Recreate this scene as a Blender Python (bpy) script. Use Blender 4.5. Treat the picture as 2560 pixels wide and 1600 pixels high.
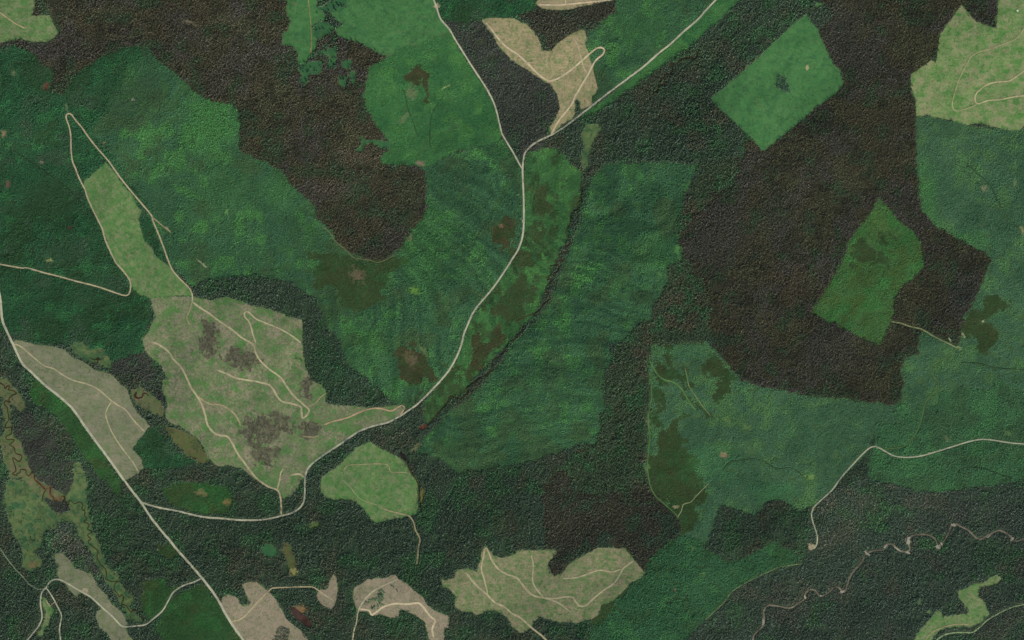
import bpy, bmesh, math, random
import numpy as np
from mathutils import Vector
from mathutils.geometry import delaunay_2d_cdt

random.seed(7)
RNG = np.random.default_rng(11)
scene = bpy.context.scene
for o in list(bpy.data.objects):
    bpy.data.objects.remove(o)

# ------------------------------------------------------------------ camera, sky, sun, exposure
M = 2.0                                   # metres of ground per photograph pixel
W, H = 2560, 1600
ALT = 30000.0
cam = bpy.data.cameras.new('camera')
cam.sensor_width = 36.0
cam.lens = 36.0 * ALT / (W * M)
cam.clip_start = 100.0
cam.clip_end = 60000.0
camo = bpy.data.objects.new('camera', cam)
camo.location = (0, 0, ALT)
scene.collection.objects.link(camo)
scene.camera = camo

SUN_EL, SUN_AZ = math.radians(46), math.radians(144)      # azimuth clockwise from north (+y): shadows fall to the upper left
world = bpy.data.worlds.new('World')
scene.world = world
world.use_nodes = True
wn = world.node_tree.nodes
sky = wn.new('ShaderNodeTexSky')
sky.sky_type = 'NISHITA'
sky.sun_disc = False
sky.sun_elevation = SUN_EL
sky.sun_rotation = SUN_AZ
world.node_tree.links.new(sky.outputs[0], wn['Background'].inputs[0])
wn['Background'].inputs[1].default_value = 0.15
sun = bpy.data.lights.new('sun', 'SUN')
sun.energy = 3.0
sun.angle = math.radians(0.53)
sun.color = (1.0, 0.955, 0.88)
suno = bpy.data.objects.new('sun', sun)
d = Vector((math.sin(SUN_AZ) * math.cos(SUN_EL), math.cos(SUN_AZ) * math.cos(SUN_EL), math.sin(SUN_EL)))
suno.rotation_euler = d.to_track_quat('Z', 'Y').to_euler()
suno.location = (3000, -3000, 6000)
scene.collection.objects.link(suno)
vs = scene.view_settings
vs.view_transform = 'Standard'
vs.look = 'None'
vs.exposure = 1.0
vs.gamma = 1.0
vs.use_curve_mapping = False

# ------------------------------------------------------------------ helpers
COL = scene.collection

def lin(c):
    c = np.asarray(c, float) / 255.0
    return np.where(c <= 0.04045, c / 12.92, ((c + 0.055) / 1.055) ** 2.4)

FLAT = np.array((1.0, 1.0, 1.10)) * 2 ** 1.0      # light on an open level surface
def alb(c, k=FLAT):
    return tuple(float(v) for v in np.clip(lin(c) / k, 0, 0.85))

def P(px, py):
    """photograph pixel -> ground metres"""
    return ((px - W / 2) * M, (H / 2 - py) * M)

def trace(s):
    """'@cr x,y x,y ...' : points read on the 4x4 enlargements of the photograph -> photograph pixels"""
    out = []
    c = r = 0
    for tok in s.split():
        if tok[0] == '@':
            c, r = int(tok[1]), int(tok[2])
        else:
            x, y = tok.split(',')
            out.append((640 * c + float(x) / 3.78, 400 * r + float(y) / 3.78))
    return out

_LAT = np.random.default_rng(5).random((256, 256))
def vnoise(x, y):
    xi = np.floor(x).astype(int); yi = np.floor(y).astype(int)
    fx = x - xi; fy = y - yi
    fx = fx * fx * fx * (fx * (fx * 6 - 15) + 10); fy = fy * fy * fy * (fy * (fy * 6 - 15) + 10)
    a = _LAT[xi & 255, yi & 255]; b = _LAT[(xi + 1) & 255, yi & 255]
    c = _LAT[xi & 255, (yi + 1) & 255]; d_ = _LAT[(xi + 1) & 255, (yi + 1) & 255]
    return (a * (1 - fx) + b * fx) * (1 - fy) + (c * (1 - fx) + d_ * fx) * fy

def fbm(x, y, s, octv=3, seed=0):
    """0..1 noise, s metres to a feature"""
    x = np.asarray(x, float) / s + 37.7 * seed; y = np.asarray(y, float) / s + 91.3 * seed
    t = 0; a = 1.0; n = 0
    for i in range(octv):
        t = t + a * vnoise(x, y); n += a; a *= 0.5
        x, y = x * 2.03 + 11.1 + y * 0.3, y * 2.03 + 5.7 - x * 0.3
    return t / n

def catmull(pts, step):
    p = [np.array(q, float) for q in pts]
    p = [2 * p[0] - p[1]] + p + [2 * p[-1] - p[-2]]
    out = []
    for i in range(1, len(p) - 2):
        L = np.linalg.norm(p[i + 1] - p[i]); n = max(1, int(L / step))
        for k in range(n):
            t = k / n
            out.append(0.5 * ((2 * p[i]) + (p[i + 1] - p[i - 1]) * t + (2 * p[i - 1] - 5 * p[i] + 4 * p[i + 1] - p[i + 2]) * t * t
                              + (3 * p[i] - p[i - 1] - 3 * p[i + 1] + p[i + 2]) * t ** 3))
    out.append(p[-2])
    return np.array(out)

# ------------------------------------------------------------------ what lies where (read on the photograph)
# the streams come first: the valleys follow them
STREAMS = [
 ('stream', 'dark brown creek meandering through the tan western marsh', 2.6,
  '@02 -60,560 0,595 40,620 50,650 70,625 95,630 80,660 105,665 130,670 155,695 120,710 85,750 100,780 60,765 40,790 70,830 75,870 85,940 55,990 60,1020 105,1015 105,1075 60,1100 65,1130 130,1130 125,1150 90,1180 130,1205 150,1260 205,1285 180,1340 130,1305 120,1320 145,1400 145,1430 115,1455 155,1470 155,1455 185,1445 195,1415 240,1420 245,1450 270,1475 300,1435 320,1460 325,1512 @03 370,40 420,80 450,85'),
 ('stream', 'reddish brown creek reach with a looped end between two grey forest groves', 4.0,
  '@03 330,0 370,40 420,85 470,70 465,120 490,160 510,200 560,185 590,195 603,168 580,160 570,180'),
 ('stream', 'short reddish side channel forking off the marsh creek', 2.0, '@03 430,95 402,140 390,210'),
 ('stream', 'thin dark creek looping down the long narrow meadow to the road bend', 2.4,
  '@03 610,190 615,225 640,235 650,195 700,230 740,210 775,240 765,280 795,300 790,340 812,370 785,400 835,425 820,470 862,495 820,525 850,565 825,580 840,610 890,650 920,680 910,720 930,780 990,850 1000,910 990,935 1050,965 1105,960 1080,990 1075,1040 1105,1080 1120,1110 1150,1090 1160,1130 1145,1175 1190,1195 1230,1255 1260,1230 1310,1250 1320,1290 1350,1330'),
 ('stream', 'small reddish brown creek between dark spruce and the straight road', 2.6,
  '@20 1740,470 1755,510 1720,560 1690,540 1600,560 1560,600 1500,600 1510,630 1525,650 1500,690 1450,700 1440,740 1460,790 1390,800 1380,850 1340,870'),
 ('stream', 'reddish brown creek winding along the dark tree line of the central valley', 2.1,
  '@21 660,190 650,250 660,300 645,340 660,370 615,410 625,455 570,490 550,530 555,590 525,640 510,690 540,740 548,790 505,825 525,860 450,885 450,920 490,950 410,950 425,985 360,1000 440,990 430,1050 345,1100 370,1140 320,1220 360,1300 300,1360 230,1440 @22 60,0 100,80 20,180 @12 2390,210 2320,330 2240,380 2220,480 2100,560 1990,640 2000,690 1930,745 1840,720 1800,790 1700,900 1640,980'),
 ('stream', 'thin dark ditch along the eastern edge of the pale green clearing', 2.2,
  '@12 1425,1320 1440,1390 1500,1490 @13 1535,60 1545,200 1560,300'),
 ('river', 'winding brown river with pale gravel bars in the grey eastern forest', 4.2,
  '@33 2560,520 2419,560 2340,580 2290,530 2200,480 2130,500 2030,555 1980,555 1900,480 1830,445 1770,415 1735,440 1710,500 1650,600 1610,625 1580,560 1510,520 1400,520 1340,545 1330,600 1340,660 1280,680 1220,650 1170,605 1110,620 1090,660 990,670 920,710 890,770 820,850 770,930 750,1000 720,1060 650,1010 580,1060 500,1100 450,1050 400,1040 350,1080 340,1130 280,1170 210,1210 100,1195 0,1190 @23 2380,1250 2385,1330 2360,1400 2290,1470 2270,1560'),
]

# roads, and dark lines of painted gap shade: name, label, width in photograph pixels, colour, path
GRV, DRT, TRK = (172, 168, 142), (166, 154, 121), (150, 138, 104)
ROADS = [
 ('gravel_road', 'wide pale gravel main road running straight past the tan strip clearing', 6.2, GRV,
  '@01 -60,1000 -15,1200 8,1330 25,1512 @02 75,120 120,215 165,320 220,420 300,495 420,610 560,720 640,790 720,880 800,1000 880,1110 960,1220 1040,1330 1110,1430 1170,1512 @03 1250,110 1330,210 1400,320 1490,440 1600,570 1700,690 1800,800 1900,915 1990,1030 2060,1130 2130,1260 2190,1360 2260,1460 2360,1600'),
 ('gravel_road', 'long gravel valley road curving between the green plantations', 4.8, GRV,
  '@03 1330,210 1420,240 1520,265 1680,295 1800,325 1920,350 2100,365 2250,378 2419,380 @13 120,368 240,340 330,315 400,275 445,220 460,150 465,0 @12 475,1440 510,1380 580,1320 680,1250 800,1170 900,1100 980,1050 1100,1005 1240,970 1350,915 1420,870 1520,800 1620,705 1720,600 1820,480 1890,360 1935,250 1970,120 2020,0 @11 2060,1430 2120,1350 2230,1220 2330,1080 2419,940 @21 50,860 90,760 108,650 112,500 110,350 103,200 100,90 108,0 @20 125,1440 180,1380 250,1330 370,1275 470,1215 560,1150 720,1025 880,900 1000,810 1100,735 1240,630 1320,560 1400,490 1490,420 1620,300 1760,180 1830,100 1925,0 1990,-70'),
 ('gravel_road', 'gravel road coming down beside the dark grey forest to the fork', 4.4, GRV,
  '@10 1655,-70 1680,0 1710,80 1745,180 1830,280 1880,370 1950,480 2050,640 2150,790 2220,910 2265,1020 2300,1160 2330,1270 2419,1420 @20 50,1512 @21 100,90'),
 ('gravel_road', 'narrow gravel road with two hairpins enclosing the long green strip clearing', 4.0, (170, 158, 124),
  '@01 -80,970 0,985 200,1020 260,1020 400,1060 560,1100 720,1145 900,1190 1050,1240 1140,1270 1200,1280 1230,1250 1238,1180 1220,1120 1160,1040 1100,970 1040,850 1000,760 970,650 930,570 880,470 830,360 800,270 750,170 715,80 685,0 @00 675,1400 670,1270 650,1180 630,1120 630,1090 655,1075 680,1085 720,1140 780,1210 850,1310 930,1410 1020,1512 @01 1090,95 1150,180 1230,280 1330,400 1430,520 1450,580 1500,700 1550,830 1590,940 1640,1050 1740,1160 1790,1210 1820,1270 1820,1340'),
 ('dirt_road', 'pale dirt road crossing the largest clearing from its northern tip', 4.4, DRT,
  '@01 1820,1340 1900,1400 1980,1450 2060,1512 @02 2180,80 2280,160 2390,230 2419,310 @12 40,380 120,460 230,540 290,630 360,720 460,810 500,850 480,900 440,925 430,870 420,820 340,790 250,770 200,720 160,650 120,610 60,595 0,580 @02 2240,550 2150,510 2050,470'),
 ('dirt_road', 'hairpin dirt spur in the upper corner of the largest clearing', 3.6, DRT,
  '@02 2419,215 2390,130 2370,50 2345,0 @01 2320,1490 2315,1445 2345,1435 2419,1500 @12 60,15 150,50 240,90 340,150 430,220'),
 ('dirt_road', 'wide dirt road down the western half of the largest clearing', 4.6, DRT,
  '@02 1440,210 1500,230 1590,295 1640,370 1710,440 1760,530 1810,640 1860,710 1910,800 1940,890 1965,990 2020,1060 2080,1090 2150,1100 2200,1170 2240,1250 2310,1350 2419,1490 @13 110,60 200,95 230,160 240,250 237,335'),
 ('dirt_track', 'short curved dirt branch ending among green regrowth in the largest clearing', 3.8, TRK,
  '@02 1860,710 1940,770 2000,795 2080,800 2160,840 2220,890 2260,960 2275,1000'),
 ('dirt_track', 'short dirt stub rising from the road fork at the southern clearing tip', 3.6, DRT, '@13 200,95 215,30 225,0 @12 225,1500 235,1440 260,1405'),
 ('dirt_track', 'stubby dirt turnaround beside the gravel road bend', 5.0, DRT, '@12 460,1490 420,1460 370,1458 320,1468'),
 ('dirt_track', 'reddish dirt track with an S bend joining the valley road', 3.6, (170, 142, 112),
  '@12 640,990 740,955 860,925 960,880 1060,845 1160,835 1270,860 1310,845 1370,810 1402,830 1375,880 1355,910'),
 ('dirt_track', 'thin dirt spur climbing to the rounded forest corner of the largest clearing', 2.8, TRK, '@12 480,820 560,790 600,740 660,690'),
 ('dirt_track', 'faint dirt arc below the grey scorched patch', 2.4, TRK, '@12 430,1095 500,1105 560,1105 600,1085'),
 ('dirt_track', 'short dirt link curving south from the fork at the clearing top', 3.2, TRK, '@01 1820,1340 1800,1410 1770,1480 @02 1775,0 1800,50'),
 ('dirt_road', 'pale dirt road along the tan strip clearing beside the main road', 3.4, DRT,
  '@02 130,225 190,245 260,300 340,370 420,430 520,465 600,520 700,570 830,605 940,660 1060,765 1190,850 1260,940 1370,1055'),
 ('dirt_track', 'thin dirt branch running down the tail of the tan strip clearing', 3.0, DRT,
  '@02 1060,765 1010,850 1005,920 1050,1040 1120,1160 1200,1270 1260,1350 1310,1440'),
 ('gravel_road', 'gravel side road bending through the narrow tan clearing in the southwest', 4.2, GRV,
  '@03 1905,930 1830,965 1730,1000 1640,1060 1590,1140 1530,1240 1440,1320 1370,1370 1270,1385 1180,1392 1130,1375 1060,1300 960,1210 850,1110 720,1035 620,975 550,945 490,950 450,985 430,1020 390,1070 380,1170 395,1290 370,1370 310,1450 200,1580'),
 ('gravel_road', 'gravel branch dropping south past the small wedge clearing', 3.6, GRV, '@03 430,1020 480,1090 540,1200 578,1290 560,1400 570,1512 580,1600'),
 ('dirt_track', 'overgrown narrow track cutting diagonally through dark western forest', 2.6, (120, 132, 108), '@03 -60,580 0,660 60,750 140,850 210,920 260,980 340,1030 400,1035 430,1015'),
 ('dirt_track', 'tiny forked dirt track in the small wedge clearing', 2.4, DRT, '@03 430,1135 470,1190 505,1160 520,1150'),
 ('dirt_road', 'dirt road linking the pinkish clearing to the small notch clearing', 3.2, (170, 156, 122),
  '@03 2180,1340 2260,1320 2330,1270 2419,1170 @13 130,1040 180,1020 300,1015 420,1010 530,1010 590,1040 650,1085 740,1140'),
 ('gravel_road', 'gravel road entering the crescent clearing from the south', 3.6, (168, 162, 130), '@13 905,1600 915,1512 925,1430 950,1350 970,1230 1020,1140 1080,1070 1170,1010 1270,965 1340,935'),
 ('dirt_road', 'bright dirt road sweeping around the crescent clearing', 4.6, (186, 170, 138),
  '@13 975,1215 1070,1230 1100,1270 1200,1200 1310,1165 1420,1170 1530,1160 1580,1200 1650,1290 1690,1330 1665,1410 1680,1490'),
 ('dirt_track', 'pale track leading into dark forest from the half-moon clearing', 3.6, TRK, '@13 1200,270 1290,300 1390,325 1450,345 1490,400 1510,480 1550,560 1535,640 1530,730 1520,800'),
 ('dirt_track', 'faint tan skid trail arching over the half-moon clearing', 2.4, (150, 142, 104), '@12 820,1430 870,1375 1000,1365 1130,1360 1240,1370 1280,1440 1380,1440 1440,1450'),
 ('dirt_track', 'faint tan trail crossing the lower half of the half-moon clearing', 2.0, (140, 138, 100), '@13 820,0 900,80 990,180 1150,240 1200,270'),
 ('dirt_road', 'long dirt road leaving the broad southern clearing at its lower corner', 4.6, DRT,
  '@13 1980,870 2080,990 2180,1080 2260,1160 2350,1200 2419,1260 @23 80,1300 180,1390 280,1470 380,1570'),
 ('dirt_road', 'dirt road with a sharp peak at the northern tip of the southern clearing', 4.0, DRT,
  '@13 2190,1080 2160,950 2130,840 2145,740 2165,645 2190,660 2230,760 2300,850 2380,895 2419,905 @23 60,940 130,1030 200,1090 300,1115 390,1140 470,1180 540,1240'),
 ('dirt_track', 'straight dirt spur beside the dark notch of the southern clearing', 3.6, DRT, '@23 180,710 200,800 195,950 230,1030 300,1112'),
 ('dirt_road', 'looping dirt road through the eastern lobe of the southern clearing', 4.0, DRT,
  '@23 300,1115 410,1120 500,1105 570,1110 610,1160 640,1190 700,1185 770,1120 870,1040 960,980 1030,880 1050,840 1150,760'),
 ('dirt_track', 'wavy dirt spur below the dark notch of the southern clearing', 3.8, DRT, '@23 480,935 620,920 740,880 830,855 940,870 1030,845'),
 ('dirt_road', 'dirt road with a paperclip bend poking out of the heart-shaped clearing', 4.2, (190, 172, 140),
  '@20 370,1270 440,1140 560,990 600,900 660,800 720,700 760,620 800,560 860,510 875,470 850,448 800,455 740,500 670,560 580,640 450,730 380,755 330,755 240,690 170,620 50,510 0,480 @10 2330,410 2250,310 2170,210'),
 ('dirt_track', 'thin curved skid trail in the middle of the heart-shaped clearing', 2.4, TRK, '@20 430,725 380,640 360,560 390,490'),
 ('dirt_track', 'thin straight skid trail in the upper lobe of the heart-shaped clearing', 2.6, (180, 162, 130), '@20 575,350 620,430 655,550 680,640 720,700'),
 ('dirt_track', 'short hooked skid trail in the western lobe of the heart-shaped clearing', 2.2, TRK, '@20 180,620 250,590 285,500'),
 ('dirt_track', 'short slanting skid trail at the western rim of the heart-shaped clearing', 2.2, TRK, '@20 60,495 170,440'),
 ('dirt_road', 'pale dirt road on the tan clearing cut by the upper frame', 4.0, (196, 176, 142), '@20 240,40 400,45 500,40 700,20 900,0 1000,-20'),
 ('dirt_track', 'short dirt stem joining the tan clearing road', 4.2, (186, 168, 134), '@20 505,38 505,0 505,-30'),
 ('dirt_track', 'tan track hooking around the wide northeastern clearing', 2.8, (150, 146, 106),
  '@30 2480,200 2419,260 2390,310 2330,375 2230,415 2100,465 2000,490 1920,535 1860,640 1800,760 1760,890 1740,990 1770,1045 1830,1040 1920,1010 1980,980'),
 ('dirt_road', 'pale dirt hairpin in the wide northeastern clearing', 3.2, (176, 164, 122), '@30 2500,620 2419,670 2350,720 2280,765 2170,775 2070,800 1980,870 1955,930 1980,980 2080,950 2200,940 2330,915 2419,905 2500,900'),
 ('gravel_road', 'grey gravel road with a hump winding through the eastern plantation', 3.8, (158, 158, 132),
  '@33 400,645 440,640 462,590 460,510 430,420 410,340 420,280 460,225 600,95 670,0 @32 730,1440 860,1300 950,1215 1010,1195 1080,1225 1180,1280 1300,1297 1440,1285 1570,1250 1720,1205 1880,1155 2000,1130 2120,1135 2280,1160 2419,1172 2500,1175'),
 ('gravel_road', 'greenish gravel road passing below the southeastern meadow clearing', 3.8, (132, 148, 108),
  '@33 1520,1560 1590,1512 1650,1470 1730,1445 1850,1440 1930,1440 1990,1400 2080,1320 2200,1250 2300,1205 2419,1175 2500,1150'),
 ('dirt_track', 'curved tan track inside the southeastern meadow clearing', 2.6, TRK, '@33 1480,1512 1560,1430 1680,1380 1800,1362 1910,1368'),
 ('grassy_track_or_shade_line', 'straight grassy cutline between the plantation and the grey river forest', 2.2, (110, 128, 84), '@23 1820,1330 2000,1160 2100,1040 2330,910 2419,870 @33 100,825 180,810 330,790'),
 ('grassy_track_or_shade_line', 'old grassy track curling south to the gravel road hump', 3.6, (74, 104, 58), '@32 1790,265 1700,340 1600,400 1545,430 1560,520 1610,600 1600,660 1530,720 1480,800 1460,900 1430,1000 1380,1090 1290,1190 1150,1215 1080,1225'),
 ('grassy_track_or_shade_line', 'old grassy track skirting the lower edge of the brown eastern forest', 3.2, (120, 126, 86), '@32 1160,15 1250,30 1340,60 1460,90 1560,150 1680,210 1790,265'),
 ('dirt_track', 'straight tan track down the bright green northern strip', 2.6, (126, 128, 78), '@10 492,-40 495,0 505,100 515,200 522,350 520,500'),
 ('dirt_track', 'tan dirt track ending in the corner clearing of the northwest', 3.4, (160, 148, 108), '@00 -60,90 0,120 70,170 150,225 250,275'),
 ('dirt_track', 'narrow spur leaving the hairpin road towards a small tan landing', 2.8, TRK, '@01 1440,540 1500,590 1560,640 1590,660 1620,690'),
 ('grassy_track_or_shade_line', 'light green trail down the middle of the young eastern plantation', 3.6, (84, 118, 66), '@22 1300,380 1340,460 1380,520 1440,565 1530,590 1600,650 1650,730 1700,810 1740,860'),
 ('grassy_track_or_shade_line', 'thin light trail parallel to the plantation trail in the east', 2.4, (104, 124, 76), '@22 1630,440 1650,520 1670,620 1720,700 1790,800 1880,910'),
 ('grassy_track_or_shade_line', 'light green boundary trail between brown forest and the olive plantation', 3.2, (78, 110, 60), '@22 1310,500 1318,650 1310,800 1290,900 1290,1000 1300,1080 1290,1250 1280,1380 1295,1512 @23 1340,130 1420,210 1500,280 1580,360'),
 ('grassy_track_or_shade_line', 'bright green trail through dark forest south of the central plantation', 2.8, (64, 106, 64), '@13 1890,0 1840,110 1770,210 1720,310 1670,390 1640,470 1600,530'),
 ('dirt_track', 'pale short arc of track at the foot of the olive plantation', 2.4, (132, 140, 96), '@23 1560,355 1600,290 1620,230 1690,205 1750,140 1870,20'),
 ('grassy_track_or_shade_line', 'dark narrow line of painted gap shade slanting through the smooth northern regrowth', 1.7, (46, 66, 40), '@10 1380,840 1410,900 1430,1010 1460,1090 1490,1170 1530,1290'),  # dark ribbons down to the tan trail: shade of narrow gaps, painted as strips
 ('grassy_track_or_shade_line', 'dark bent line of painted gap shade below the pale arc in the northern regrowth', 1.7, (46, 70, 42), '@10 1770,890 1740,950 1680,1040 1650,1140 1640,1300 1650,1400'),
 ('grassy_track_or_shade_line', 'dark straight line of painted gap shade across the western plantation to the hairpin road', 1.7, (38, 58, 38), '@01 150,-80 270,0 400,85 530,180 660,280 760,390 890,520'),
 ('grassy_track_or_shade_line', 'dark line of painted gap shade through the light northeastern plantation', 1.7, (46, 74, 48), '@31 1880,30 2000,140 2100,240 2180,400 2280,560 2400,670'),
 ('grassy_track_or_shade_line', 'dark wavy line of painted gap shade across the light eastern plantation', 1.7, (44, 70, 44), '@22 1990,1420 2060,1340 2150,1325 2280,1310 2380,1330 2419,1360 @32 80,1400 200,1395 280,1430 340,1490'),
 ('grassy_track_or_shade_line', 'dark line of painted gap shade running to the right frame in the eastern plantation', 1.7, (40, 64, 42), '@32 1830,400 2000,410 2120,445 2250,460 2419,465 2480,465'),
 ('grassy_track_or_shade_line', 'dark curved line of painted gap shade above the grey river forest', 1.7, (40, 62, 40), '@32 1780,1450 1850,1400 1960,1390 2060,1405 2160,1450 2300,1490 @33 2200,0'),
 ('dirt_track', 'tan trail rimming the southern tip of the central brown forest', 2.0, (112, 112, 76), '@11 620,630 690,680 760,780 850,850 920,920 1000,935 1080,945 1150,968 1260,925 1310,890'),
]

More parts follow.
